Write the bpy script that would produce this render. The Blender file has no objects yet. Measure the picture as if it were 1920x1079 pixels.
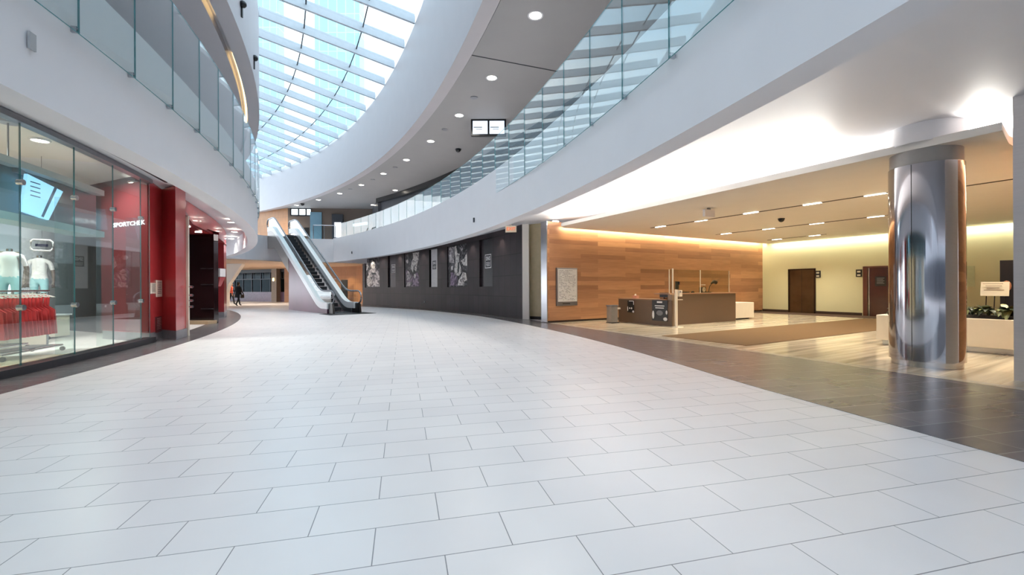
import bpy, math, random
import numpy as np
from mathutils import Matrix, Vector
random.seed(7)
sc = bpy.context.scene
COL = sc.collection
R = math.radians

# ------------------------------------------------------------ camera
cam = bpy.data.cameras.new('camera')
cam.sensor_width = 36.0
cam.lens = 827.0 / 1920 * 36
cam.shift_y = -0.5 / 1920
cam.clip_end = 500
camo = bpy.data.objects.new('camera', cam)
COL.objects.link(camo)
camo.matrix_world = Matrix.Translation((0, 0, 1.3)) @ Matrix.Rotation(0.0045, 4, 'Y') @ Matrix.Rotation(math.pi / 2, 4, 'X')
sc.camera = camo

# ------------------------------------------------------------ colour management, world
sc.view_settings.view_transform = 'Standard'
sc.view_settings.look = 'None'
sc.view_settings.gamma = 1.0
sc.view_settings.use_curve_mapping = False
sc.view_settings.exposure = 0.93
sc.cycles.transparent_max_bounces = 24
sc.cycles.max_bounces = 8
sc.cycles.diffuse_bounces = 5
sc.cycles.glossy_bounces = 4
sc.cycles.sample_clamp_indirect = 6.0
sc.cycles.caustics_reflective = False
sc.cycles.caustics_refractive = False

W = bpy.data.worlds.new('world')
sc.world = W
W.use_nodes = True
nt = W.node_tree
bg = nt.nodes['Background']
tc = nt.nodes.new('ShaderNodeTexCoord')
mp = nt.nodes.new('ShaderNodeMapping'); mp.inputs['Scale'].default_value = (1.2, 1.2, 3.0)
nz = nt.nodes.new('ShaderNodeTexNoise'); nz.inputs['Scale'].default_value = 1.6; nz.inputs['Detail'].default_value = 4
cr = nt.nodes.new('ShaderNodeValToRGB')
cr.color_ramp.elements[0].position = .42; cr.color_ramp.elements[0].color = (.58, .78, .94, 1)
cr.color_ramp.elements[1].position = .60; cr.color_ramp.elements[1].color = (1.0, .965, .95, 1)
nt.links.new(tc.outputs['Generated'], mp.inputs[0]); nt.links.new(mp.outputs[0], nz.inputs[0])
nt.links.new(nz.outputs[0], cr.inputs[0]); nt.links.new(cr.outputs[0], bg.inputs[0])
bg.inputs[1].default_value = 2.3

def lamp(name, kind, loc, power, color, size=0.2, size_y=None, aim=None, spot=None, blend=.6):
    l = bpy.data.lights.new(name, kind)
    l.energy = power; l.color = color
    if kind == 'AREA':
        l.size = size
        if size_y: l.shape = 'RECTANGLE'; l.size_y = size_y
    elif kind == 'SPOT':
        l.spot_size = R(spot or 100); l.spot_blend = blend; l.shadow_soft_size = size
    elif kind == 'POINT':
        l.shadow_soft_size = size
    o = bpy.data.objects.new(name, l); COL.objects.link(o)
    o.location = loc
    if aim is not None:
        d = Vector(aim)
        if kind == 'AREA' and size_y:
            pass
        o.rotation_euler = d.to_track_quat('-Z', 'Y').to_euler()
    return o

# ------------------------------------------------------------ lamps of the place (coves, slots, washers, shop and bridge lamps), plus added fill lamps
WARM = (1.0, .90, .72); NEUT = (1.0, .95, .88); YEL = (1.0, .90, .62)
def strip(name, a, b, z, w, power, color, aim):
    """strip light from a to b (plan points)"""
    ax, ay = a; bx, by = b; L = math.hypot(bx - ax, by - ay); n = 3
    for k in range(n):
        t = (k + .5) / n; o = lamp(name, 'AREA', (ax + (bx - ax) * t, ay + (by - ay) * t, z), power / n, color, L / n, w)
        x = Vector((bx - ax, by - ay, 0)).normalized(); zz = -Vector(aim).normalized(); y = zz.cross(x).normalized(); zz = x.cross(y)
        o.matrix_world = Matrix.Translation(o.location) @ Matrix((x, y, zz)).transposed().to_4x4()
strip('cove_lamp', (2.2, 15.35), (6.15, 8.6), 3.60, .12, 1050, (1.0, .97, .90), (-.25, -.13, 1))
strip('cove_lamp', (7.25, 6.85), (7.9, 7.2), 3.60, .12, 90, (1.0, .97, .90), (0, .05, 1))
strip('hall_wall_washer', (8.0, 6.75), (15.5, 11.1), 3.50, .06, 70, YEL, (.30, -.52, -1))
strip('oak_wall_washer', (1.9, 16.15), (12.95, 22.55), 3.50, .08, 85, YEL, (-.30, .52, -1))
strip('cream_wall_washer', (12.95, 22.2), (17.6, 14.3), 3.40, .08, 42, (1.0, .96, .76), (.45, .26, -1))
for x, y in [(5.3, 15.7), (6.0, 14.5), (6.9, 13.1), (7.8, 11.6), (8.55, 10.4), (8.7, 17.9), (9.6, 16.4), (10.4, 15.1), (11.3, 13.7), (12.1, 20.2), (12.9, 18.75), (10.2, 8.2), (8.9, 7.4)]:  # last two are added outside the lit slots to brighten the counter
    lamp('slot_and_fill_lamp', 'SPOT', (x, y, 3.40), 140, WARM, .08, aim=(0, 0, -1), spot=125, blend=.8)
for x, y in [(-9.6, 7.0), (-9.8, 10.2), (-12.5, 8.5), (-12.5, 5.0)]:
    lamp('shop_lamp', 'SPOT', (x, y, 4.2), 330, NEUT, .12, aim=(0, 0, -1), spot=150, blend=.8)
for th_ in (44.8, 42.9, 40.4, 37.0, 34.5, 30.7, 27.6):
    x, y = (-52.0,-7.4)[0] + 57.85 * math.cos(R(th_)), (-52.0,-7.4)[1] + 57.85 * math.sin(R(th_))
    lamp('wall_spot', 'SPOT', (x, y, 3.80), 40, WARM, .05, aim=(.1, .1, -1), spot=80, blend=.7)
for x, y in [(-9.4, 14.2), (-10.8, 17.2), (-12.8, 20.4), (-14.9, 23.4), (-10.9, 14.8), (-7.6, 10.0), (-7.3, 7.0)]:
    lamp('soffit_lamp', 'SPOT', (x, y, 3.80 if x > -10.85 or x < -11 else 3.2), 90, NEUT, .08, aim=(0, 0, -1), spot=130, blend=.8)
for x, y in [(-22, 35), (-26, 40), (-19.5, 36.5), (-15, 36)]:
    lamp('bridge_lamp', 'SPOT', (x, y, 3.12), 200, (1, .9, .76), .1, aim=(0, 0, -1), spot=150, blend=.8)
for x, y in [(-.5, 12), (-3, 18), (-6, 24), (-10, 30), (-14, 35)]:
    lamp('upper_ceiling_lamp', 'SPOT', (x + 1.2, y, 8.45), 520, NEUT, .35, aim=(0, 0, -1), spot=140, blend=.8)
lamp('upper_ceiling_lamp', 'SPOT', (-21, 37, 8.4), 420, WARM, .12, aim=(-.1, .3, -1), spot=140, blend=.8)
lamp('alcove_spot', 'SPOT', (-14.2, 37.1, 3.1), 60, YEL, .06, aim=(0, .2, -1), spot=90)

# ------------------------------------------------------------ measuring helpers (real-world points)
F = 827.0; HC = 1.3; RO = 0.0045
def at(px, py, z):
    dx = px - 960; dy = py - 539
    xp = dx - RO * dy; yp = dy + RO * dx
    Y = F * (HC - z) / yp
    return (xp / F * Y, Y)
def zat(px, py, Y):
    dx = px - 960; dy = py - 539
    return HC - (dy + RO * dx) / F * Y
def on_arc(c, r, px):
    m = (px - 960) / F
    a = m * m + 1; b = -2 * (m * c[0] + c[1]); k = c[0] ** 2 + c[1] ** 2 - r * r
    D = math.sqrt(max(0., b * b - 4 * a * k))
    Y = (-b - D if k > 0 else -b + D) / 2 / a      # nearer crossing when standing outside the circle
    return (m * Y, Y)
C0 = (-52.0, -7.4)
def pol(th, r, c=C0): return (c[0] + r * math.cos(R(th)), c[1] + r * math.sin(R(th)))
def rad(arc, th):
    """distance from C0 to a plan curve along bearing th"""
    if isinstance(arc, (int, float)): return arc
    if isinstance(arc, list): return float(np.interp(th, [a[0] for a in arc], [a[1] for a in arc]))
    cx, cy, r = arc[:3]; off = arc[3] if len(arc) > 3 else 0
    dx, dy = math.cos(R(th)), math.sin(R(th)); ex, ey = C0[0] - cx, C0[1] - cy
    b = ex * dx + ey * dy; k = ex * ex + ey * ey - r * r
    return -b + math.sqrt(b * b - k) + off
def on(arc, th): return pol(th, rad(arc, th))
def off(arc, d):
    if isinstance(arc, (int, float)): return arc + d
    if isinstance(arc, list): return [(a, b + d) for a, b in arc]
    return arc[:3] + ((arc[3] if len(arc) > 3 else 0) + d,)
def bearing(p, c=C0): return math.degrees(math.atan2(p[1] - c[1], p[0] - c[0]))
FAS_R = (-51.9, -7.59, 55.56); FAS_L = (-51.7, -6.95, 48.27)
GL_R = (-50.17, -6.35, 53.5); GL_L = (-48.22, -5.58, 44.63)
WH_R = [(-12, 56.9), (10.8, 56.75), (13.5, 56.65), (18.4, 56.95), (22.7, 57.15), (28.5, 57.45), (34.9, 57.3), (40.8, 56.6), (46, 56.0)]
WH_L = (-55.32, -6.1, 50.3)
SHC = (-55.3, -6.1)                       # plan centre of the storefront curve
BULK_R = (-57.93, -8.61, 60.51); BULK_L = (-51.42, -5.06, 47.16)
SKY_R = (-62.91, -8.68, 64.79)
TIE1 = (-56.93, -7.06, 54.63); TIE2 = (-59.17, -7.51, 59.05)
Z1, Z2, ZU, ZC, ZS = 3.2, 4.91, 3.85, 8.5, 12.2     # fascia foot, upper floor, lower ceiling, upper ceiling, skylight
ZSLAB = 3.45
U = Vector((.865, .501, 0)); V = Vector((-.501, .865, 0))   # axes of the reception room
WA = Vector((1.28, 15.97, 0)); WB = Vector((12.9, 22.7, 0))

# ------------------------------------------------------------ materials
MATS = {}
def nodes(name):
    m = bpy.data.materials.new(name); m.use_nodes = True
    n = m.node_tree; return m, n, n.nodes['Principled BSDF']
def lin(c): return tuple(((x / 255) / 12.92 if x / 255 <= .04045 else ((x / 255 + .055) / 1.055) ** 2.4) for x in c)
def mat(name, rgb, rough=.5, metal=0., vary=.06, scale=6., bump=0., coat=0., spec=.5, stretch=(1, 1, 1), aniso=0.):
    if name in MATS: return MATS[name]
    m, n, b = nodes(name); c = lin(rgb)
    t = n.nodes.new('ShaderNodeTexCoord'); mpn = n.nodes.new('ShaderNodeMapping'); mpn.inputs['Scale'].default_value = stretch
    z = n.nodes.new('ShaderNodeTexNoise'); z.inputs['Scale'].default_value = scale; z.inputs['Detail'].default_value = 4
    r = n.nodes.new('ShaderNodeValToRGB')
    r.color_ramp.elements[0].position = .3; r.color_ramp.elements[1].position = .7
    r.color_ramp.elements[0].color = tuple(x * (1 - vary) for x in c) + (1,)
    r.color_ramp.elements[1].color = tuple(min(1, x * (1 + vary)) for x in c) + (1,)
    n.links.new(t.outputs['Object'], mpn.inputs[0]); n.links.new(mpn.outputs[0], z.inputs[0])
    n.links.new(z.outputs[0], r.inputs[0]); n.links.new(r.outputs[0], b.inputs['Base Color'])
    b.inputs['Roughness'].default_value = rough; b.inputs['Metallic'].default_value = metal
    b.inputs['Coat Weight'].default_value = coat; b.inputs['Coat Roughness'].default_value = .05
    b.inputs['Specular IOR Level'].default_value = spec
    b.inputs['Anisotropic'].default_value = aniso
    if bump:
        bp = n.nodes.new('ShaderNodeBump'); bp.inputs['Strength'].default_value = bump; bp.inputs['Distance'].default_value = .01
        n.links.new(z.outputs[0], bp.inputs['Height']); n.links.new(bp.outputs[0], b.inputs['Normal'])
    MATS[name] = m; return m
def emit(name, rgb, s):
    if name in MATS: return MATS[name]
    m, n, b = nodes(name)
    b.inputs['Base Color'].default_value = lin(rgb) + (1,)
    b.inputs['Emission Color'].default_value = lin(rgb) + (1,); b.inputs['Emission Strength'].default_value = s
    MATS[name] = m; return m
def glass(name, tint=(.93, .98, .97), boost=1.0, rough=0.0):
    if name in MATS: return MATS[name]
    m = bpy.data.materials.new(name); m.use_nodes = True; n = m.node_tree; n.nodes.clear()
    out = n.nodes.new('ShaderNodeOutputMaterial'); mix = n.nodes.new('ShaderNodeMixShader')
    tr = n.nodes.new('ShaderNodeBsdfTransparent'); tr.inputs[0].default_value = tint + (1,)
    gl = n.nodes.new('ShaderNodeBsdfGlossy'); gl.inputs['Roughness'].default_value = rough
    gl.inputs[0].default_value = (1, 1, 1, 1)
    ge = n.nodes.new('ShaderNodeNewGeometry'); mi = n.nodes.new('ShaderNodeMix')
    mi.inputs[2].default_value = 1.52; mi.inputs[3].default_value = 1 / 1.52
    fr = n.nodes.new('ShaderNodeFresnel'); mu = n.nodes.new('ShaderNodeMath'); mu.operation = 'MULTIPLY'; mu.use_clamp = True
    mu.inputs[1].default_value = boost
    n.links.new(ge.outputs['Backfacing'], mi.inputs[0]); n.links.new(mi.outputs[0], fr.inputs[0])
    n.links.new(fr.outputs[0], mu.inputs[0]); n.links.new(mu.outputs[0], mix.inputs[0])
    n.links.new(tr.outputs[0], mix.inputs[1]); n.links.new(gl.outputs[0], mix.inputs[2]); n.links.new(mix.outputs[0], out.inputs[0])
    MATS[name] = m; return m
def brick(name, c1, c2, mortar, w, h, ang=0., offs=(0, 0), msize=.004, rough=.3, vert=None, offset=.5, coat=0., cloud=.04, bump=.15, nscale=2.0, nstretch=(1, 1, 1), metal=0.):
    """tiles or boards laid out in object space; vert = plan direction of a wall"""
    m, n, b = nodes(name); L = n.links.new
    t = n.nodes.new('ShaderNodeTexCoord')
    def vm(op, *a):
        v = n.nodes.new('ShaderNodeVectorMath'); v.operation = op
        for i, x in enumerate(a):
            if isinstance(x, tuple): v.inputs[i].default_value = x
            else: L(x, v.inputs[i])
        return v
    P = t.outputs['Object']
    ax = (math.cos(ang), math.sin(ang), 0); ay = (-math.sin(ang), math.cos(ang), 0)
    if vert is not None: ax = (vert[0], vert[1], 0); ay = (0, 0, 1)
    du = vm('DOT_PRODUCT', P, ax); dv = vm('DOT_PRODUCT', P, ay)
    au = n.nodes.new('ShaderNodeMath'); au.operation = 'ADD'; au.inputs[1].default_value = offs[0]; L(du.outputs['Value'], au.inputs[0])
    av = n.nodes.new('ShaderNodeMath'); av.operation = 'ADD'; av.inputs[1].default_value = offs[1]; L(dv.outputs['Value'], av.inputs[0])
    cb = n.nodes.new('ShaderNodeCombineXYZ'); L(au.outputs[0], cb.inputs[0]); L(av.outputs[0], cb.inputs[1])
    k = n.nodes.new('ShaderNodeTexBrick'); L(cb.outputs[0], k.inputs[0])
    k.inputs['Scale'].default_value = 1; k.inputs['Brick Width'].default_value = w; k.inputs['Row Height'].default_value = h
    k.inputs['Mortar Size'].default_value = msize; k.inputs['Mortar Smooth'].default_value = .1; k.offset = offset
    k.inputs['Color1'].default_value = lin(c1) + (1,); k.inputs['Color2'].default_value = lin(c2) + (1,); k.inputs['Mortar'].default_value = lin(mortar) + (1,)
    mpn = n.nodes.new('ShaderNodeMapping'); mpn.inputs['Scale'].default_value = nstretch; L(cb.outputs[0], mpn.inputs[0])
    z = n.nodes.new('ShaderNodeTexNoise'); z.inputs['Scale'].default_value = nscale; z.inputs['Detail'].default_value = 6; L(mpn.outputs[0], z.inputs[0])
    mr = n.nodes.new('ShaderNodeMapRange'); mr.inputs['From Min'].default_value = .3; mr.inputs['From Max'].default_value = .7
    mr.inputs['To Min'].default_value = 1 - cloud; mr.inputs['To Max'].default_value = 1 + cloud; L(z.outputs[0], mr.inputs[0])
    sc_ = vm('SCALE', k.outputs['Color']); L(mr.outputs[0], sc_.inputs['Scale']); L(sc_.outputs[0], b.inputs['Base Color'])
    b.inputs['Roughness'].default_value = rough; b.inputs['Coat Weight'].default_value = coat; b.inputs['Coat Roughness'].default_value = .08
    b.inputs['Metallic'].default_value = metal
    bp = n.nodes.new('ShaderNodeBump'); bp.inputs['Strength'].default_value = bump; bp.inputs['Distance'].default_value = .004; bp.invert = True
    L(k.outputs['Fac'], bp.inputs['Height']); L(bp.outputs[0], b.inputs['Normal'])
    MATS[name] = m; return m

M_white = mat('white paint', (222, 221, 225), .55, vary=.015, scale=1.5, bump=.02)
M_whitedim = mat('darkened white paint', (188, 183, 186), .55, vary=.015, scale=1.5, bump=.02)  # the white paint, darkened so the skylit bulkheads look less bright
M_soff = mat('cream soffit paint', (224, 220, 214), .6, vary=.015, scale=1.5)
M_greyc = mat('grey ceiling paint', (156, 154, 154), .6, vary=.02, scale=1.2)
M_wall2 = mat('pale grey wall', (170, 174, 180), .6, vary=.04, scale=.8)
M_dkwall = mat('dark shop wall', (66, 70, 78), .4, vary=.3, scale=.5)
M_steel = mat('brushed steel', (190, 192, 198), .22, 1., vary=.05, scale=3, stretch=(1, 1, 30))
M_mirror = mat('polished steel', (176, 175, 180), .075, 1., vary=.03, scale=2, stretch=(1, 1, .2))
M_dull = mat('dull aluminium', (150, 152, 158), .38, 1., vary=.04)
M_black = mat('black', (18, 18, 20), .35)
M_blackm = mat('black rubber', (22, 22, 24), .6)
M_dgrey = mat('dark grey metal', (62, 64, 70), .35, .6)
M_red = mat('red lacquer', (180, 62, 66), .28, vary=.05, coat=.35)
M_redd = mat('deep red panel', (140, 44, 50), .3, vary=.05, coat=.4)
M_rglass = glass('railing glass', (.945, .983, .985), .66)
M_fglass = glass('far shop glass', (.6, .64, .66), .12)
M_sglass = glass('storefront glass', (.90, .965, .95), 1.25)
M_edge = mat('green glass edge', (70, 130, 135), .15, vary=.1)
M_skyglass = glass('skylight glass', (.60, .68, .71), .6)
M_lens = emit('warm lamp lens', (255, 246, 230), 9)
M_strip = emit('cove strip', (255, 236, 190), 4)
M_gold = emit('gold cove strip', (255, 222, 150), 2.2)
M_floor = brick('white floor tile', (240, 235, 234), (235, 230, 230), (140, 138, 140), .68, .336, ang=math.radians(13.92), offs=(-.193, -.142), msize=.0029, rough=.30, cloud=.03, nscale=1.2)
M_floord = brick('grey floor tile', (112, 109, 112), (98, 95, 99), (146, 144, 146), .68, .336 * 1.0, ang=math.radians(13.92), offs=(.02, -.03), msize=.004, rough=.26, cloud=.10, nscale=2.2, nstretch=(.4, 2.5, 1))
M_marble = brick('travertine', (226, 214, 192), (216, 204, 180), (170, 150, 124), 1.2, .6, ang=math.radians(30), msize=.003, rough=.10, cloud=.42, nscale=1.3, nstretch=(.22, 4.5, 1), bump=.03)
M_wood = brick('oak boards', (180, 132, 94), (140, 96, 68), (120, 76, 48), 2.3, .17, vert=(.865, .501), offset=.37, msize=.0, rough=.45, cloud=.10, nscale=6, nstretch=(.25, 3, 1), bump=.02)
M_woodv = brick('oak panels', (176, 124, 78), (160, 110, 68), (110, 66, 36), 3.0, .6, vert=(.8, .6), offset=0., msize=.004, rough=.45, cloud=.08, nscale=5, nstretch=(2, .3, 1), bump=.02)
M_dark = brick('dark wall tile', (50, 40, 45), (38, 30, 36), (8, 7, 8), .56, .9, vert=(-.55, .83), offset=0., msize=.016, rough=.5, cloud=.25, nscale=1.2, bump=.3)  # faint purple in the tile colour stands in for reflected light
M_carpet = mat('tan carpet', (108, 82, 50), .95, vary=.2, scale=120, bump=.4)
M_cream = mat('cream wall', (206, 204, 168), .6, vary=.02, scale=1)
M_bronze = mat('bronze lift door', (96, 80, 60), .28, .8, vary=.25, scale=1.3)
M_desk = mat('taupe desk laminate', (92, 72, 56), .45, vary=.06, scale=40)
M_offw = mat('off white laminate', (222, 214, 200), .4, vary=.02)

# ------------------------------------------------------------ mesh builder
WM = {}
class MB:
    def __init__(s): s.v = []; s.f = []; s.mi = []; s.sm = []
    def add(s, vs, fs, mi=0, sm=False):
        o = len(s.v); s.v += [tuple(v) for v in vs]
        for f in fs: s.f.append(tuple(o + i for i in f)); s.mi.append(mi); s.sm.append(sm)
        return s
    def box(s, c, d, rz=0., mi=0, M=None):
        hx, hy, hz = d[0] / 2, d[1] / 2, d[2] / 2
        T = Matrix.Translation(c) @ Matrix.Rotation(rz, 4, 'Z')
        if M is not None: T = Matrix.Translation(c) @ M.to_4x4()
        b = min(hx, hy, hz) * .12
        b = min(b, .01)
        vs = []; fs = []
        # chamfered box
        for sx in (-1, 1):
            for sy in (-1, 1):
                for sz in (-1, 1):
                    vs += [(sx * hx, sy * (hy - b), sz * (hz - b)), (sx * (hx - b), sy * hy, sz * (hz - b)), (sx * (hx - b), sy * (hy - b), sz * hz)]
        def I(sx, sy, sz, k): return ((sx > 0) * 4 + (sy > 0) * 2 + (sz > 0)) * 3 + k
        for sx in (-1, 1):
            fs.append([I(sx, -1, -1, 0), I(sx, sx, -1 if sx > 0 else -1, 0), I(sx, 1, 1, 0), I(sx, -sx, 1, 0)] if False else [I(sx, -sx, -1, 0), I(sx, sx, -1, 0), I(sx, sx, 1, 0), I(sx, -sx, 1, 0)])
            fs.append([I(sx, sx, -1, 1), I(-sx, sx, -1, 1), I(-sx, sx, 1, 1), I(sx, sx, 1, 1)])
            fs.append([I(-1, -sx, sx, 2), I(1, -sx, sx, 2), I(1, sx, sx, 2), I(-1, sx, sx, 2)])
        for sy in (-1, 1):
            for sx in (-1, 1):
                q = [I(sx, sy, -1, 0), I(sx, sy, 1, 0), I(sx, sy, 1, 1), I(sx, sy, -1, 1)]; fs.append(q if sx * sy < 0 else q[::-1])
        for sz in (-1, 1):
            for sx in (-1, 1):
                q = [I(sx, -1, sz, 0), I(sx, 1, sz, 0), I(sx, 1, sz, 2), I(sx, -1, sz, 2)]; fs.append(q if sx * sz > 0 else q[::-1])
            for sy in (-1, 1):
                q = [I(-1, sy, sz, 1), I(1, sy, sz, 1), I(1, sy, sz, 2), I(-1, sy, sz, 2)]; fs.append(q if sy * sz < 0 else q[::-1])
        for sx in (-1, 1):
            for sy in (-1, 1):
                for sz in (-1, 1):
                    q = [I(sx, sy, sz, 0), I(sx, sy, sz, 1), I(sx, sy, sz, 2)]; fs.append(q if sx * sy * sz > 0 else q[::-1])
        s.add([T @ Vector(v) for v in vs], fs, mi); return s
    def quad(s, pts, mi=0): return s.add(pts, [tuple(range(len(pts)))], mi)
    def prism(s, poly, z0, z1, mi=0, mside=None):
        n = len(poly); A = sum(poly[i][0] * poly[(i + 1) % n][1] - poly[(i + 1) % n][0] * poly[i][1] for i in range(n))
        if A < 0: poly = poly[::-1]
        vs = [(p[0], p[1], z0) for p in poly] + [(p[0], p[1], z1) for p in poly]
        s.add(vs, [tuple(range(n))[::-1], tuple(range(n, 2 * n))], mi)
        s.add(vs, [(i, (i + 1) % n, n + (i + 1) % n, n + i) for i in range(n)], mi if mside is None else mside); return s
    def extr(s, pts, d, mi=0, sm=False):
        """closed 3D outline pts pushed along d"""
        n = len(pts); d = Vector(d)
        vs = [Vector(p) for p in pts] + [Vector(p) + d for p in pts]
        s.add(vs, [tuple(range(n))[::-1], tuple(range(n, 2 * n))], mi)
        s.add(vs, [(i, (i + 1) % n, n + (i + 1) % n, n + i) for i in range(n)], mi, sm); return s
    def sweep(s, prof, ths, mi=0, closed=True, sm=True, cap=True):
        """prof: [(arc, z)] carried along bearings ths"""
        n = len(prof); vs = []
        for t in ths: vs += [on(a, t) + (z,) for a, z in prof]
        fs = []; m = n if closed else n - 1
        for j in range(len(ths) - 1):
            for i in range(m):
                a = j * n + i; b = j * n + (i + 1) % n; fs.append((a, b, b + n, a + n))
        # duplicate vertices per profile edge so the arris stays crisp
        for i in range(m):
            k = (i + 1) % n; v2 = []
            for j in range(len(ths)): v2 += [vs[j * n + i], vs[j * n + k]]
            s.add(v2, [(2 * j, 2 * j + 1, 2 * j + 3, 2 * j + 2) for j in range(len(ths) - 1)], mi, sm)
        if closed and cap:
            s.add(vs[:n], [tuple(range(n))], mi); s.add(vs[-n:], [tuple(range(n))[::-1]], mi)
        return s
    def tube(s, pts, r, seg=10, mi=0, cap=True, radii=None):
        pts = [Vector(p) for p in pts]; n = len(pts); vs = []
        up = Vector((0, 0, 1))
        for i, p in enumerate(pts):
            d = (pts[min(i + 1, n - 1)] - pts[max(i - 1, 0)]).normalized()
            a = d.cross(up)
            if a.length < .05: a = d.cross(Vector((1, 0, 0)))
            a.normalize(); b = a.cross(d)
            rr = radii[i] if radii else r
            vs += [p + (a * math.cos(2 * math.pi * k / seg) + b * math.sin(2 * math.pi * k / seg)) * rr for k in range(seg)]
        fs = [(j * seg + k, j * seg + (k + 1) % seg, (j + 1) * seg + (k + 1) % seg, (j + 1) * seg + k) for j in range(n - 1) for k in range(seg)]
        s.add(vs, fs, mi, True)
        if cap: s.add(vs[:seg], [tuple(range(seg))[::-1]], mi); s.add(vs[-seg:], [tuple(range(seg))], mi)
        return s
    def lathe(s, c, prof, seg=32, mi=0, sm=True):
        """prof [(r,z)] about the vertical through c; crisp arrises"""
        for (r0, z0), (r1, z1) in zip(prof, prof[1:]):
            vs = []
            for r_, z_ in ((r0, z0), (r1, z1)):
                vs += [(c[0] + r_ * math.cos(2 * math.pi * k / seg), c[1] + r_ * math.sin(2 * math.pi * k / seg), c[2] + z_) for k in range(seg)]
            s.add(vs, [(k, (k + 1) % seg, seg + (k + 1) % seg, seg + k) for k in range(seg)], mi, sm)
        return s
    def ball(s, c, r, seg=12, mi=0, M=None):
        rx, ry, rz = (r, r, r) if isinstance(r, (int, float)) else r
        vs = []; nr = seg // 2
        for i in range(nr + 1):
            a = math.pi * i / nr
            for k in range(seg):
                b = 2 * math.pi * k / seg; v = Vector((rx * math.sin(a) * math.cos(b), ry * math.sin(a) * math.sin(b), rz * math.cos(a)))
                if M is not None: v = M @ v
                vs.append(v + Vector(c))
        s.add(vs, [(i * seg + k, (i + 1) * seg + k, (i + 1) * seg + (k + 1) % seg, i * seg + (k + 1) % seg) for i in range(nr) for k in range(seg)], mi, True); return s
    def build(s, name, mats, parent=None, world=True):
        """one mesh object; vertices are given in world space unless world=False"""
        if not isinstance(mats, (list, tuple)): mats = [mats]
        me = bpy.data.meshes.new(name); vs = s.v; M = Matrix()
        if parent is not None: M = WM[parent]
        elif world == 'thing':
            xs = [v[0] for v in vs]; ys = [v[1] for v in vs]; zs = [v[2] for v in vs]
            M = Matrix.Translation(((min(xs) + max(xs)) / 2, (min(ys) + max(ys)) / 2, min(zs)))
        if world and (parent is not None or world == 'thing'):
            I = M.inverted(); vs = [I @ Vector(v) for v in vs]
        me.from_pydata([tuple(v) for v in vs], [], s.f)
        for m in mats: me.materials.append(m)
        me.polygons.foreach_set('material_index', s.mi); me.polygons.foreach_set('use_smooth', s.sm)
        me.validate(); me.update()
        o = bpy.data.objects.new(name, me); COL.objects.link(o)
        if parent is not None: o.parent = parent
        elif world == 'thing': o.matrix_world = M
        WM[o] = M; return o
def tag(o, label, cat, group=None, kind=None):
    o['label'] = label; o['category'] = cat
    if group: o['group'] = group
    if kind: o['kind'] = kind
    return o
def thing(name, label, cat, loc=(0, 0, 0), rz=0., group=None):
    o = bpy.data.objects.new(name, None); COL.objects.link(o)
    o.empty_display_size = .1
    M = Matrix.Translation(loc) @ Matrix.Rotation(rz, 4, 'Z'); o.matrix_world = M
    o.location = loc; o.rotation_euler = (0, 0, rz); WM[o] = M
    return tag(o, label, cat, group)
def struct(mb, name, mats):
    o = mb.build(name, mats); o['kind'] = 'structure'; return o
def one(mb, name, mats, label, cat, group=None):
    return tag(mb.build(name, mats, None, 'thing'), label, cat, group)
def plabel(o, s): o['label'] = s; return o
def copy_tree(o, parent=None):
    c = o.copy(); COL.objects.link(c); c.parent = parent
    WM[c] = WM.get(o, Matrix())
    for ch in list(o.children): copy_tree(ch, c)
    return c
def text_mesh(body, size, bold=0.0):
    cu = bpy.data.curves.new('t', 'FONT'); cu.body = body; cu.size = size; cu.align_x = 'CENTER'; cu.align_y = 'CENTER'
    cu.extrude = .002; cu.offset = bold; cu.resolution_u = 2
    o = bpy.data.objects.new('t', cu); COL.objects.link(o)
    dg = bpy.context.evaluated_depsgraph_get(); me = bpy.data.meshes.new_from_object(o.evaluated_get(dg))
    vs = [v.co.copy() for v in me.vertices]; fs = [tuple(p.vertices) for p in me.polygons]
    bpy.data.objects.remove(o); bpy.data.meshes.remove(me)
    return vs, fs
def text(mb, body, size, c, right, up, mi=0, bold=0.0, squeeze=1.0):
    vs, fs = text_mesh(body, size, bold); r_, u_ = Vector(right).normalized(), Vector(up).normalized(); n_ = r_.cross(u_)
    mb.add([Vector(c) + r_ * v.x * squeeze + u_ * v.y + n_ * v.z for v in vs], fs, mi); return mb
def ths(a, b, step=.6):
    n = max(2, int(abs(b - a) / step) + 1); return list(np.linspace(a, b, n))

ORD = ['nearest the camera', 'second from the camera', 'third from the camera', 'fourth from the camera', 'fifth from the camera', 'sixth from the camera', 'seventh from the camera', 'eighth from the camera', 'ninth from the camera', 'tenth from the camera']
NTH = ['first', 'second', 'third', 'fourth', 'fifth', 'sixth', 'seventh', 'eighth', 'ninth', 'tenth', 'eleventh', 'twelfth', 'thirteenth', 'fourteenth', 'fifteenth']
# ============================================================ SETTING
# ---- floors
struct(MB().quad([(-60, -32, 0), (24, -32, 0), (24, 62, 0), (-60, 62, 0)]), 'floor', M_floor)
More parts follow.
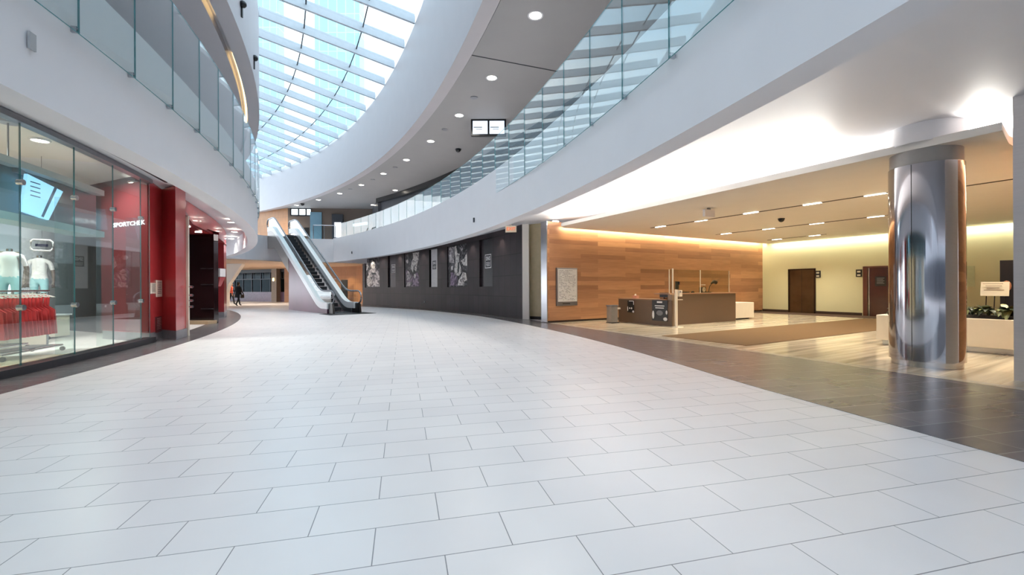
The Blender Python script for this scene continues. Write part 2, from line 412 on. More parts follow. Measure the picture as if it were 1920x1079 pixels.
# the concourse goes on behind the camera and ends in a shopfront wall
struct(MB().box((-18, -32, 4.5), (84, .4, 9)), 'wall_rear', M_wall2)
wr = struct(MB().box((-18, -31.7, 1.7), (80, .2, 3.4)), 'window_5', M_dkwall)
TH = ths(-10, 46, .8)
pR = [on(WH_R, t) for t in TH]
polyR = pR + [pol(t, 58.4) for t in ths(46, 26, 2)] + [(.7, 17.7), (1.2, 16.2), (2.13, 14.23), (6.29, 5.42), (13.6, -10)]
struct(MB().prism(polyR, -.02, .004), 'floor', M_floord)
shc = lambda a, r: pol(a, r, SHC)
wl = [shc(a, 50.3) for a in ths(-6, 47, .8)]
polyL = wl + [shc(a, 49.4) for a in ths(47, -6, .8)]
struct(MB().prism(polyL, -.02, .004), 'floor', M_floord)
polyM = [(1.2, 16.25), (2.13, 14.23), (6.29, 5.42), (13.6, -10), (23, -10), (23, 10), tuple(WB - V * 14)[:2], tuple(WB + U * .2)[:2], tuple(WA + U * .05)[:2]]
struct(MB().prism(polyM, -.02, .006), 'floor', M_marble)
ln = Vector((6.29 - 2.13, 5.42 - 14.23, 0)).normalized(); lp = Vector((-ln.y, ln.x, 0))
a_, b_ = Vector((2.13, 14.23, 0)) - ln * 1.8, Vector((13.6, -10, 0))
struct(MB().prism([tuple(a_ + lp * .02)[:2], tuple(b_ + lp * .02)[:2], tuple(b_ + lp * .16)[:2], tuple(a_ + lp * .16)[:2]], 0, .0075), 'trim_1', mat('pale stone strip', (214, 206, 190), .15))
shopfl = [shc(a, 49.5) for a in ths(-6, 17.6, 1)] + [shc(a, 38) for a in ths(17.6, -6, 2)]
struct(MB().prism(shopfl, -.02, .03), 'floor', mat('shop beige floor', (206, 190, 164), .25, vary=.05))

# ---- upper walkway on the right: fascia, lower ceiling, upper floor
TR = ths(-12, 45.3, .75)
struct(MB().sweep([(FAS_R, Z1), (FAS_R, Z2), (80., Z2), (80., ZU), (off(FAS_R, .35), ZU), (off(FAS_R, .35), Z1)], TR), 'ceiling', M_white)
SHA = SHC + (49.55,); ZUL = 3.97
TL = ths(-12, 45.3, .75)
struct(MB().sweep([(FAS_L, Z1), (FAS_L, Z2), (38., Z2), (38., 4.45), (off(SHA, -.12), 4.45), (off(SHA, -.12), ZUL), (off(FAS_L, -.35), ZUL), (off(FAS_L, -.35), Z1)], TL), 'ceiling', M_white)
# far bridge joining the two walkways
BR = [(-17.45, 27.1), (-17.3, 28.6), (-16.95, 30.0), (-16.3, 31.1), (-15.3, 31.9), (-14.2, 32.35), (-13.0, 32.55)]
struct(MB().prism(BR + [(-9.9, 35.4), (-9.5, 50), (-46, 58), (-50, 44), (-26, 18.9)], Z1, Z2), 'ceiling', M_white)
# black shadow gap and head channel of the storefront
BLG = SHC + (49.74,)
struct(MB().sweep([(BLG, ZUL - .02), (off(BLG, -.05), ZUL - .02), (off(BLG, -.05), ZUL + .02), (BLG, ZUL + .02)], ths(-12, 23, .75)), 'trim_2', M_black)
# ---- upper ceilings and the big white bulkheads round the skylight
TU = ths(-12, 76, 1.0)
struct(MB().sweep([(BULK_R, ZC), (SKY_R, ZS), (off(SKY_R, .3), 12.7), (66., 12.7), (66., ZC + .1), (off(BULK_R, .45), ZC + .1), (off(BULK_R, .42), ZC)], TU), 'ceiling', M_whitedim)
struct(MB().sweep([(off(BULK_R, .46), ZC + .098), (66., ZC + .098), (66., ZC + .06), (off(BULK_R, .46), ZC + .06)], TU), 'ceiling', M_greyc)
B = BULK_L
struct(MB().sweep([(B, ZC), (B, ZS), (off(B, -.3), 12.7), (37., 12.7), (37., ZC), (off(B, -.60), ZC), (off(B, -.60), ZC + .25), (off(B, -.42), ZC + .25), (off(B, -.42), ZC)], ths(-12, 66, 1.)), 'ceiling', M_whitedim)
# ---- upper walls
struct(MB().sweep([(59.9, Z2), (59.9, ZC + .1), (60.3, ZC + .1), (60.3, Z2)], ths(-12, 46.5, 1.)), 'wall_right', M_dkwall)
struct(MB().sweep([(59.8, ZC - .28), (59.8, ZC + .06), (59.55, ZC + .06), (59.55, ZC - .28)], ths(0, 46.5, 1.)), 'trim_3', M_black)
struct(MB().sweep([(42.5, Z2), (42.5, ZC), (42.2, ZC), (42.2, Z2)], ths(-12, 60, 1.)), 'wall_left', M_wall2)
def wallseg(mb, p, q, z0, z1, t=.12, mi=0):
    p, q = Vector((p[0], p[1], 0)), Vector((q[0], q[1], 0)); d = (q - p).normalized(); n = Vector((-d.y, d.x, 0)) * t
    return mb.prism([tuple(p)[:2], tuple(q)[:2], tuple(q + n)[:2], tuple(p + n)[:2]], z0, z1, mi)
def pxp(px, Y): return ((px - 960) / F * Y, Y)
W0, W1, W2 = (-31, 45.5), (-20.25, 39.9), (-12.6, 40.6)
struct(wallseg(MB(), W0, W1, Z2, ZC + .1, .2), 'wall_back', M_woodv)
struct(wallseg(MB(), W1, W2, Z2, ZC + .1, .2), 'wall_back', mat('brown grey wall', (112, 98, 88), .5, vary=.1, scale=.6))
struct(wallseg(MB(), W2, pol(46.4, 59.9), Z2, ZC + .1, -.2), 'wall_back', M_dkwall)

# ---- skylight: glass, beams, tie rods
sk = MB().sweep([(off(BULK_L, -.25), 12.62), (off(SKY_R, .25), 12.62)], ths(-12, 70, 1.), closed=False)
sky = struct(sk, 'window_1', M_skyglass); WM[sky] = Matrix()
c1, c2 = TIE1[:2], TIE2[:2]
def edge_hit(p, d, arc, sgn):
    lo, hi = 0., 14.
    for _ in range(40):
        mid = (lo + hi) / 2; q = (p[0] + d[0] * mid * sgn, p[1] + d[1] * mid * sgn)
        ra = math.hypot(q[0] - arc[0], q[1] - arc[1]) - arc[2]
        if (ra < 0) == (sgn > 0): lo = mid
        else: hi = mid
    return (p[0] + d[0] * lo * sgn, p[1] + d[1] * lo * sgn)
PH = [28.36 + 1.885 * k for k in range(-19, 17)]
M_beam = mat('white skylight beam', (190, 197, 204), .45, vary=.03)
for ph in PH:
    p = pol(ph, TIE1[2], c1); q = pol(ph, TIE2[2], c2); d = Vector((q[0] - p[0], q[1] - p[1], 0)).normalized()
    a = edge_hit(p, d, BULK_L, -1); b = edge_hit(q, d, SKY_R, 1)
    L = math.hypot(b[0] - a[0], b[1] - a[1])
    m = MB().box(((a[0] + b[0]) / 2, (a[1] + b[1]) / 2, 12.36), (L, .11, .30), math.atan2(d.y, d.x))
    m.box(((a[0] + b[0]) / 2, (a[1] + b[1]) / 2, 12.57), (L, .05, .08), math.atan2(d.y, d.x))
    m.build('skylight_beam', M_beam, sky)
for c, r_ in ((c1, TIE1[2]), (c2, TIE2[2])):
    for k in range(len(PH) - 1):
        p = pol(PH[k], r_, c); q = pol(PH[k + 1], r_, c)
        MB().tube([(p[0], p[1], 12.42), (q[0], q[1], 12.42)], .028, 6).build('tie_rod', M_dgrey, sky)
for c, r_ in ((c1, TIE1[2] - 2.3), (c2, TIE2[2] + 2.4)):
    m = MB().tube([(p[0], p[1], 12.60) for p in [pol(a, r_, c) for a in ths(-6, 58, 1.5)]], .03, 6); m.build('glazing_bar', M_beam, sky)

# ---- ground floor walls, right
NI = [(45.82, 43.56), (42.26, 41.11), (39.81, 37.66), (36.25, 35.16), (33.86, 31.41), (30.01, 28.6)]
NZ0, NZ1 = 1.33, 3.62
m = MB(); edges = [46.2]
for a, b in NI: edges += [a, b]
edges += [25.75]
for i in range(len(edges) - 1):
    a, b = edges[i], edges[i + 1]; T = ths(a, b, .5)
    if i % 2 == 0:
        m.sweep([(58.2, 0), (58.2, ZU)], T, closed=False)
    else:
        m.sweep([(58.2, 0), (58.2, NZ0), (58.30, NZ0), (58.30, NZ1), (58.2, NZ1), (58.2, ZU)], T, closed=False)
        for t in (a, b):
            p, q = pol(t, 58.2), pol(t, 58.30); m.quad([p + (NZ0,), q + (NZ0,), q + (NZ1,), p + (NZ1,)])
m.sweep([(58.55, 0), (58.55, ZU)], ths(46.2, 25.75, 1), closed=False)
struct(m, 'wall_right', M_dark)
# wood wall and far corner at the end of the dark wall
pw = pol(46.2, 58.2)
struct(wallseg(MB(), (-21.5, 42.0), (-12.2, 37.6), 0, Z1, -.2), 'wall_far', M_woodv)
struct(wallseg(MB(), (-12.6, 37.6), (pw[0] + .1, pw[1] + .3), 0, Z1, -.2), 'wall_far', M_woodv)
# white pilaster and beige return beside the reception wall
x0 = pol(25.75, 58.2)
struct(MB().prism([(x0[0], x0[1] - .02), (x0[0] + .26, x0[1] - .14), (x0[0] + .34, x0[1] + .25), (x0[0] + .05, x0[1] + .4)], 0, ZU), 'trim_4', M_soff)
struct(wallseg(MB(), (x0[0] + .3, x0[1] + .05), (1.35, 17.45), .12, ZU, .15), 'wall_return', mat('beige panel', (176, 166, 138), .3, .3))
struct(wallseg(MB(), (x0[0] + .3, x0[1] + .02), (1.35, 17.42), 0, .12, .15), 'baseboard_return', M_black)
# oak reception wall
def P2(v): return (v.x, v.y)
T_ = .34
struct(MB().prism([P2(WA), P2(WB), P2(WB + V * T_), P2(WA + V * T_)], .07, 3.69), 'wall_reception', M_wood)
struct(MB().prism([P2(WA + U * .03 + V * .06), P2(WB + V * .06), P2(WB + V * T_), P2(WA + U * .03 + V * T_)], 0, .07), 'baseboard_reception', mat('dark brown skirting', (54, 40, 32), .5))
struct(MB().prism([P2(WA - U * .03 - V * .012), P2(WA + U * .004 - V * .012), P2(WA + U * .004 + V * (T_ + .02)), P2(WA - U * .03 + V * (T_ + .02))], .02, 3.70), 'trim_5', M_steel)
# cream back wall with lift doors
NB = -V
BB = WB - U * 0 + V * 0
struct(MB().prism([P2(WB + V * T_), P2(WB + NB * 14), P2(WB + NB * 14 + U * .2), P2(WB + V * T_ + U * .2)], 0, ZU), 'wall_back', M_cream)
def bw(s, z, o=0.): p = WB + NB * s - U * o; return (p.x, p.y, z)
def bwbox(mb, s0, s1, z0, z1, o0, o1, mi=0):
    return mb.prism([bw(s0, 0, o0)[:2], bw(s1, 0, o0)[:2], bw(s1, 0, o1)[:2], bw(s0, 0, o1)[:2]], z0, z1, mi)
def s_of(px):
    m_ = (px - 960) / F; return (m_ * WB.y - WB.x) / (NB.x - m_ * NB.y)
s0, s1 = s_of(1481), s_of(1527)
m = MB(); bwbox(m, 0, s0 - .06, 0, .13, .0, .025); bwbox(m, s1 + .06, s_of(1619) - .05, 0, .13, 0, .025)
struct(m, 'baseboard_back', mat('dark brown skirting', (54, 40, 32), .5))
d1 = struct(bwbox(MB(), s0, s1, .01, 2.06, .0, .015), 'door_1', M_bronze); WM[d1] = Matrix()
m = MB(); bwbox(m, s0 - .06, s0, 0, 2.12, 0, .05); bwbox(m, s1, s1 + .06, 0, 2.12, 0, .05); bwbox(m, s0 - .06, s1 + .06, 2.06, 2.12, 0, .05); m.build('door_frame', mat('dark bronze', (52, 40, 30), .35, .7), d1)
bwbox(MB(), (s0 + s1) / 2 - .006, (s0 + s1) / 2 + .006, .02, 2.05, .015, .018).build('door_seam', M_black, d1)
s2, s3 = s_of(1619), s_of(1619) + 2.0
d2 = struct(bwbox(MB(), s2 + .22, s3, .01, 2.06, .0, .02), 'door_2', mat('dark red brown door', (72, 34, 28), .25, vary=.1, coat=.5)); WM[d2] = Matrix()
m = MB(); bwbox(m, s2, s2 + .16, .0, 2.12, 0, .06); bwbox(m, s2, s3, 2.06, 2.12, 0, .06); m.build('door_frame', mat('red brown frame', (90, 48, 36), .3), d2)
bwbox(MB(), s2 + .20, s2 + .235, .03, 2.05, .02, .05).build('door_edge', M_steel, d2)
ds = MB(); bwbox(ds, s2 + .42, s2 + .80, 1.28, 1.68, .02, .026); ds = ds.build('door_sign', M_black, d2)
m = MB()
for k in range(5): bwbox(m, s2 + .48, s2 + .74 - .04 * (k % 2), 1.60 - k * .055, 1.62 - k * .055, .026, .029)
m.build('sign_lettering', mat('grey print', (150, 150, 150), .5), ds)
struct(MB().prism([(7.58, 6.30), P2(Vector((7.58, 6.30, 0)) + U * 10), P2(Vector((7.58, 6.30, 0)) + U * 10 - V * .34), P2(Vector((7.58, 6.30, 0)) - V * .34 + U * .25)], 0, ZU), 'wall_hall', M_wood)
# side return closing the lobby beyond the counter
struct(MB().prism([(16.2, 4.5), (23, 8.4), (22.9, 8.6), (16.1, 4.7)], 0, ZU), 'wall_side', M_cream)

# ---- dropped ceiling slab over reception
S_ = [(1.75, 15.62), (6.82, 6.13), (7.56, 6.70), tuple(Vector((7.56, 6.70, 0)) + U * 11)[:2], P2(WB + NB * 12.2 - U * .0), P2(WB - V * .30), P2(WA + U * .55 - V * .30)]
struct(MB().prism(S_, ZSLAB, ZSLAB + .12), 'ceiling', M_soff)

# ---- far concourse: dark shopfront with pilaster, under the bridge
fA, fB = Vector((-31.5, 47.0, 0)), Vector((-18.0, 40.3, 0)); fd = (fB - fA).normalized(); fn = Vector((fd.y, -fd.x, 0))
LF = (fB - fA).length
def fp(s, o=0.): p = fA + fd * s + fn * o; return (p.x, p.y)
def fbox(mb, s0, s1, z0, z1, o0, o1, mi=0): return mb.prism([fp(s0, o0), fp(s1, o0), fp(s1, o1), fp(s0, o1)], z0, z1, mi)
wf = struct(fbox(MB(), 0, LF, 0, Z1, -.6, -.3), 'wall_far', mat('dark shop interior', (26, 25, 30), .5)); WM[wf] = Matrix()
struct(fbox(MB(), 0, LF, .0, .95, -.05, .05), 'wall_far', mat('mauve stone plinth', (106, 88, 110), .25, vary=.1))
struct(fbox(MB(), 0, LF, 2.85, Z1, -.1, .08), 'trim_6', mat('dark shopfront head', (30, 28, 34), .4))
w2 = struct(fbox(MB(), 0, LF, .95, 2.85, -.02, .0), 'window_2', M_fglass); WM[w2] = Matrix()
k = 0; s_ = .3
while s_ < LF:
    fbox(MB(), s_, s_ + .07, .95, 2.85, -.05, .05).build('mullion', M_dgrey, w2); s_ += 1.42
fbox(MB(), 0, LF, 2.18, 2.25, -.05, .05).build('transom', M_dgrey, w2)
for s_ in np.arange(.4, LF - 1.3, 1.42):
    fbox(MB(), s_, s_ + 1.25, 2.27, 2.83, -.28, -.26).build('lit_panel', mat('pale sign panel', (190, 190, 196), .5), w2)
struct(fbox(MB(), 9.6, 10.35, 0, Z1, .0, .45), 'trim_7', mat('taupe pilaster', (132, 118, 104), .5))
# cream soffit of the under-bridge ceiling plus the slanted stair flank
struct(MB().prism([(-17.0, 29.4), (-16.2, 31.4), (-13.2, 32.8), (-10.3, 35.6), (-10.2, 49), (-45, 55), (-48, 44), (-27, 20.4)], Z1 - .03, Z1 - .004), 'ceiling', mat('warm soffit', (206, 178, 150), .6))
a, b, c = at(424, 489, 3.1), at(452, 488, 3.1), at(426, 540, 1.35)
Yf = 33.0
q = [pxp(414, Yf) + (3.16,), pxp(454, Yf) + (3.16,), pxp(427, Yf) + (1.55,), pxp(424, Yf) + (1.0,), pxp(424, Yf) + (0,), pxp(414, Yf) + (0,)]
struct(MB().extr(q, (-.3, .9, 0)), 'wall_left', M_soff)

# ---- towers seen through the skylight
def tower(px0, px1, Y, h, m_, lab, depth=2.5):
    X0, X1 = (px0 - 960) / F * Y, (px1 - 960) / F * Y
    one(MB().box(((X0 + X1) / 2, Y + depth / 2, h / 2), (X1 - X0, depth, h)), 'tower_block', m_, lab, 'building')
MT_b = brick('blue curtain wall', (150, 192, 208), (160, 202, 216), (184, 210, 220), 1.5, 3.2, vert=(1, 0), offset=0., msize=.08, rough=.25, cloud=.1, nscale=.05)
MT_w = brick('white ribbed tower', (236, 232, 236), (226, 226, 232), (200, 214, 224), 4, 60, vert=(1, 0), offset=0., msize=.12, rough=.5, cloud=.03, nscale=.05)
tower(592, 676, 75, 95, MT_b, 'pale blue glass tower seen through the middle of the skylight')
tower(440, 524, 95, 120, MT_b, 'narrow blue glass tower beyond the left edge of the skylight')
tower(700, 770, 62, 80, MT_w, 'white ribbed tower behind the right edge of the skylight')
# ============================================================ RAILINGS
def railing(arc, side, th_list, label, z0=4.17, z1=5.89):
    """frameless glass panels hung on the face of the walkway; th_list = bearings of the joints"""
    p = on(arc, th_list[len(th_list) // 2])
    t = thing('glass_railing', label, 'railing', (p[0], p[1], z0))
    for a, b in zip(th_list, th_list[1:]):
        g = .0006 * 57 / 56 * .55
        m = MB(); T = [a + g * 18, b - g * 18] if b > a else [a - g * 18, b + g * 18]
        p, q = on(arc, T[0]), on(arc, T[1]); d = Vector((q[0] - p[0], q[1] - p[1], 0)).normalized(); n = Vector((-d.y, d.x, 0)) * .008
        P, Q = Vector(p + (0,)), Vector(q + (0,))
        vs = [P - n, Q - n, Q + n, P + n]
        vv = [(v.x, v.y, z0) for v in vs] + [(v.x, v.y, z1) for v in vs]
        m.add(vv, [(0, 4, 5, 1), (2, 6, 7, 3)], 0); m.add(vv, [(1, 5, 6, 2), (3, 7, 4, 0), (4, 7, 6, 5), (0, 1, 2, 3)], 1)
        m.build('glass_panel', [M_rglass, M_edge], t)
    for a in th_list[1:-1]:
        m = MB(); p = on(arc, a); r_ = bearing(p)
        for z in (z0 + .05,):
            q = on(off(arc, .09 * side), a); m.tube([p + (z,), q + (z,)], .012, 8)
        m.box((on(off(arc, .045 * side), a)) + (z0 + .04,), (.07, .03, .07), R(a))
        m.build('clamp', M_steel, t)
    return t
thR = [bearing(at(1255, 110, 4.17)) - 1.24 * k for k in (9, 8, 7, 6, 5, 4, 3, 2, 1)] + [bearing(at(x, y, 4.17)) for x, y in [(1255, 110), (1172, 187), (1110, 237)]]
st = 1.235
while thR[-1] + st < 45.4: thR.append(thR[-1] + st)
railing(GL_R, 1, thR, 'long curved glass railing of the upper walkway on the right')
thL = [bearing(at(x, y, 4.17)) for x, y in [(147, 63), (254, 147), (325, 206), (375, 250), (409, 283.5)]]
st = 1.46
while thL[-1] + st < 45: thL.append(thL[-1] + st)
for k in range(9): thL.insert(0, thL[0] - 1.46)
railing(GL_L, -1, thL, 'curved glass railing of the upper walkway on the left')
# rail on the far bridge on both sides of the escalator landing
def bridge_rail(p, q, n, label):
    p, q = Vector(p + (0,)), Vector(q + (0,)); d = (q - p); L = d.length; d.normalize(); a = math.atan2(d.y, d.x)
    t = thing('bridge_railing', label, 'railing', (p.x, p.y, Z2))
    for k in range(n + 1):
        c = p + d * L * k / n
        MB().box((c.x, c.y, Z2 + .5), (.05, .05, 1.0), a).build('post', M_steel, t)
    c = (p + q) / 2
    MB().tube([(p.x, p.y, Z2 + 1.03), (q.x, q.y, Z2 + 1.03)], .028, 8).build('handrail', M_steel, t)
    for k in range(n):
        c = p + d * L * (k + .5) / n
        MB().box((c.x, c.y, Z2 + .5), (L / n - .08, .012, .85), a).build('glass_panel', M_rglass, t)
bridge_rail((-14.6, 32.45), (-13.1, 32.75), 2, 'short steel and glass railing right of the escalator top')
bridge_rail((-17.75, 27.3), (-17.4, 29.6), 2, 'short steel and glass railing left of the escalator top')

# ============================================================ ESCALATOR
EO = Vector((-9.31, 22.19, 0)); ea = math.atan2(4.61, -4.27)
esc = thing('escalator', 'escalator with white decks and black steps rising to the upper floor', 'escalator', EO, ea)
eM = WM[esc]
def step_z(x):
    if x < 1.2: return 0.
    if x > 9.7: return Z2
    return (x - 1.2) * Z2 / 8.5
def eb(m, name, mats, par=None): return m.build(name, mats, par or esc, world=False)
def smooth_line(o, x0, x1, n=60, soft=.5):
    out = []
    for i in range(n + 1):
        x = x0 + (x1 - x0) * i / n
        z = sum(step_z(x + soft * (k / 4 - 1)) for k in range(9)) / 9
        out.append((x, z + o))
    return out
ED = []
for side, y in (('l', 0.0), ('r', -1.6)):
    yo = -.02 if side == 'l' else .02
    up = smooth_line(.34, .0, 10.9)
    poly = [(0, 0), (6.25, 0), (6.25, 2.25), (9.2, 3.95), (10.9, 4.0)]
    outl = poly + up[::-1]
    y0, y1 = (y - .13, y) if side == 'l' else (y, y + .13)
    lowp = [(0, 0), (6.25, 0)] + [q for q in up[::-1] if q[0] <= 6.25]
    highp = [(6.25, 2.25), (9.2, 3.95), (10.9, 4.0)] + [q for q in up[::-1] if q[0] >= 6.2]
    m = MB().extr([(a, y0, b) for a, b in lowp], (0, y1 - y0, 0))
    eb(m, 'side_cladding', mat('mauve gloss cladding', (104, 66, 90), .30, .0, vary=.25, scale=.5))
    m = MB().extr([(a, y0, b) for a, b in highp], (0, y1 - y0, 0))
    plabel(eb(m, 'side_cladding', mat('grey beige cladding', (150, 142, 136), .3, vary=.05)), 'grey beige upper cladding')
    # white deck band
    lo, hi = smooth_line(.24, -.02, 10.9), smooth_line(.56, -.02, 10.9)
    yc0, yc1 = (y - .24, y + .015) if side == 'l' else (y - .015, y + .24)
    m = MB().extr([(a, yc0, b) for a, b in lo] + [(a, yc0, b) for a, b in hi[::-1]], (0, yc1 - yc0, 0))
    eb(m, 'deck', mat('white enamel deck', (236, 238, 240), .3, vary=.01))
    yg = (yc0 + yc1) / 2
    g0, g1 = smooth_line(.56, -.25, 11.0), smooth_line(1.12, -.25, 11.0)
    m = MB().extr([(a, yg - .006, b) for a, b in g0] + [(a, yg - .006, b) for a, b in g1[::-1]], (0, .012, 0))
    eb(m, 'balustrade_glass', M_rglass)
    h = smooth_line(1.15, -.25, 11.0); pts = [(a, yg, b) for a, b in h]
    low = [(-.25 - .42 * math.sin(a_), yg, .82 + .33 * math.cos(a_)) for a_ in [math.pi * k / 10 for k in range(1, 11)]][::-1]
    top = [(11.0 + .42 * math.sin(a_), yg, Z2 + .82 + .33 * math.cos(a_)) for a_ in [math.pi * k / 10 for k in range(1, 11)]]
    eb(MB().tube([(.1, yg, .50)] + low + pts + top + [(10.7, yg, Z2 + .55)], .042, 8), 'handrail', mat('grey handrail', (120, 124, 130), .25, .6))
    m = MB()
    m.extr([(-.6, yg - .05, .02), (.3, yg - .05, .02), (.3, yg - .05, .5), (-.5, yg - .05, .5)], (0, .1, 0)); eb(m, 'newel', M_black)
# steps
for k in range(22):
    x = 1.2 + k * 8.5 / 21.3; z = (k) * Z2 / 21.3
    eb(MB().box((x + .2, -.8, z - .09), (.41, 1.04, .20)), 'step', mat('black ribbed step', (44, 45, 50), .5, .3))
eb(MB().box((.35, -.8, .005), (1.7, 1.12, .02)), 'floor_plate', M_dgrey)
eb(MB().box((10.45, -.8, Z2 + .012), (1.4, 1.12, .03)), 'floor_plate', M_dgrey)
for y in (-.20, -1.40):
    lo, hi = smooth_line(-.05, .3, 10.6), smooth_line(.30, .3, 10.6)
    m = MB().extr([(a, y - .01, b) for a, b in lo] + [(a, y - .01, b) for a, b in hi[::-1]], (0, .02, 0)); eb(m, 'skirting', M_dull)
m = MB(); m.box((-.65, -.8, .006), (1.5, 2.3, .012)); o = m.build('floor_mat', M_blackm, None, world=False)
o.matrix_world = eM; tag(o, 'dark mat on the tiles at the foot of the escalator', 'mat')

# ============================================================ COLUMN and steel pier
cc = (6.72, 7.19, 0.)
ccx = Vector((776 / F * 7.19 * 1.0, 7.19, 0)); ccx.x = .9383 * 7.19
col = thing('column', 'large round polished steel column in front of the reception hall', 'column', (ccx.x, ccx.y, 0))
rc = .466
m = MB().lathe((ccx.x, ccx.y, 0), [(0, .10), (rc, .10), (rc, 3.22), (0, 3.22)], 72); m.build('shaft', M_mirror, col)
MB().lathe((ccx.x, ccx.y, 0), [(rc - .03, 0.0), (rc - .03, .10)], 48).build('plinth', M_steel, col)
MB().lathe((ccx.x, ccx.y, 0), [(rc - .02, 3.22), (rc - .02, ZSLAB)], 72).build('collar', mat('grey collar', (150, 148, 146), .4), col)
MB().lathe((ccx.x, ccx.y, 0), [(rc + .03, ZSLAB + .1), (rc + .03, ZU)], 72).build('upper_drum', M_white, col)
vd = Vector((-ccx.x, -ccx.y, 0)).normalized(); vd.rotate(Matrix.Rotation(-.36, 3, 'Z'))
m = MB().box((ccx.x + vd.x * rc, ccx.y + vd.y * rc, 1.66), (.006, .008, 3.1), math.atan2(vd.y, vd.x)); m.build('seam', M_black, col)
struct(MB().prism([(6.81, 5.99), (7.70, 4.2), (8.5, 4.55), (7.56, 6.30)], 0, ZU), 'wall_pier', mat('brushed pier steel', (206, 204, 206), .4, .12, vary=.04, scale=3, stretch=(1, 1, 30)))

# ============================================================ RECEPTION
DX = Vector((5.2, 14.21, 0))                       # front corner of the desk
desk = thing('reception_desk', 'taupe L-shaped reception desk in front of the oak wall', 'reception desk', (DX.x, DX.y, 0), math.atan2(U.y, U.x))
def db(m, name, mt, par=None): return m.build(name, mt, par or desk, world=False)
# local x runs along the oak wall, y towards it
db(MB().box((1.98, .36, .52), (3.60, .07, 1.04)), 'front_panel', M_desk)
db(MB().box((2.0, .62, 1.055), (3.66, .66, .035)), 'counter_top', mat('tan counter edge', (150, 112, 84), .3))
db(MB().box((3.72, .75, .52), (.07, .72, 1.04)), 'side_panel', M_desk)
db(MB().box((2.0, .95, .74), (3.5, .55, .03)), 'work_top', M_desk)
db(MB().box((-.0, 1.25, .425), (.07, 2.42, .85)), 'wing_panel', M_desk)
db(MB().box((.26, 1.45, .865), (.60, 2.05, .03)), 'wing_top', mat('tan counter edge', (150, 112, 84), .3))
db(MB().box((.5, 2.42, .425), (.95, .07, .85)), 'side_panel', M_desk)
db(MB().box((.06, .12, .52), (.16, .16, 1.04)), 'corner_post', mat('light taupe post', (132, 112, 92), .4))
dM = WM[desk]
def dw(x, y, z): return tuple(dM @ Vector((x, y, z)))
drz = math.atan2(U.y, U.x)
def dthing(name, label, cat, x, y, z, group=None): return thing(name, label, cat, dw(x, y, z), drz, group)
def db2(m, name, mt, par): return m.build(name, mt, par, world=False)
sg = dthing('sneeze_guard', 'clear glass screen standing on the tall counter of the reception desk', 'screen', 2.0, .42, 1.073)
for x0, x1 in ((-1.68, -.12), (-.10, 1.5)):
    db2(MB().box(((x0 + x1) / 2, 0, .40), (x1 - x0, .01, .80)), 'glass_panel', glass('acrylic', (.90, .88, .80), 1.0), sg)
for x in (-1.70, -.11, 1.52): db2(MB().box((x, 0, .40), (.02, .025, .80)), 'post', mat('pale post', (206, 196, 176), .4), sg)
db2(MB().box((-1.55, -.01, .41), (.035, .04, .84)), 'post', M_offw, sg)
ph = dthing('card_reader', 'black card reader hanging beside the pale post of the counter screen', 'card reader', .72, .45, 1.073)
db2(MB().tube([(0, 0, 0), (0, 0, .16)], .012, 8), 'stem', M_dgrey, ph)
phb = db2(MB().box((0, 0, .27), (.13, .05, .26)).box((.05, -.03, .34), (.06, .04, .10)), 'body', M_black, ph); db2(MB().box((-.01, -.03, .31), (.08, .006, .07)), 'display', mat('dull lcd', (60, 70, 66), .2), phb)
kb = dthing('keyboard', 'flat black keyboard lying on the reception counter', 'keyboard', 1.25, .62, 1.073)
kbb = db2(MB().box((0, 0, .02), (.46, .16, .03)), 'base', M_black, kb)
m = MB()
for i in range(14):
    for j in range(4): m.box((-.2 + i * .031, -.055 + j * .036, .038), (.025, .029, .01))
db2(m, 'keys', M_dgrey, kbb)
dm = dthing('tape_dispenser', 'small black tape dispenser between keyboard and lamp on the counter', 'tape dispenser', 1.72, .60, 1.073)
db2(MB().extr([(-.07, -.02, 0), (.07, -.02, 0), (.07, -.02, .03), (.0, -.02, .07), (-.06, -.02, .05)], (0, .04, 0)), 'body', M_black, dm)
lp_ = dthing('desk_lamp', 'black jointed lamp leaning over the reception counter', 'lamp', 2.62, .62, 1.073)
db2(MB().lathe((0, 0, 0), [(0, .03), (.10, .03), (.10, 0), (0, 0)], 20), 'base', M_black, lp_)
db2(MB().tube([(0, 0, .02), (.06, 0, .22), (.22, 0, .36)], .014, 8), 'arm', M_black, lp_)
db2(MB().tube([(.16, 0, .33), (.30, 0, .40), (.42, 0, .37)], .05, 12, radii=[.03, .06, .075]), 'shade', M_black, lp_)
db2(MB().tube([(.40, 0, .38), (.70, 0, .55)], .005, 6), 'rod', M_black, lp_)
ck = dthing('desk_clock', 'round white-faced clock in a black case on the reception counter', 'clock', 2.30, .60, 1.073)
db2(MB().box((0, .03, .10), (.26, .10, .2)), 'case', M_black, ck)
cdl = db2(MB().extr([(.085 * math.cos(a), -.03, .11 + .085 * math.sin(a)) for a in [2 * math.pi * k / 24 for k in range(24)]], (0, .02, 0)), 'dial', M_offw, ck)
db2(MB().box((.0, -.032, .135), (.008, .004, .055)).box((.02, -.032, .11), (.045, .004, .008)), 'hands', M_black, cdl)
fl = dthing('flower', 'white flower in a small black pot behind the counter clock', 'flower', 2.46, .72, 1.073)
db2(MB().lathe((0, 0, 0), [(0, 0), (.05, 0), (.07, .12), (0, .12)], 14), 'pot', M_black, fl)
db2(MB().tube([(0, 0, .1), (.0, 0, .26)], .006, 6), 'stem', mat('stem green', (60, 90, 50), .5), fl)
m = MB()
for k in range(6):
    a = k * math.pi / 3; m.ball((.05 * math.cos(a), .05 * math.sin(a), .28), (.035, .035, .015), 8)
db2(m, 'petals', mat('white petal', (232, 228, 220), .5), fl)
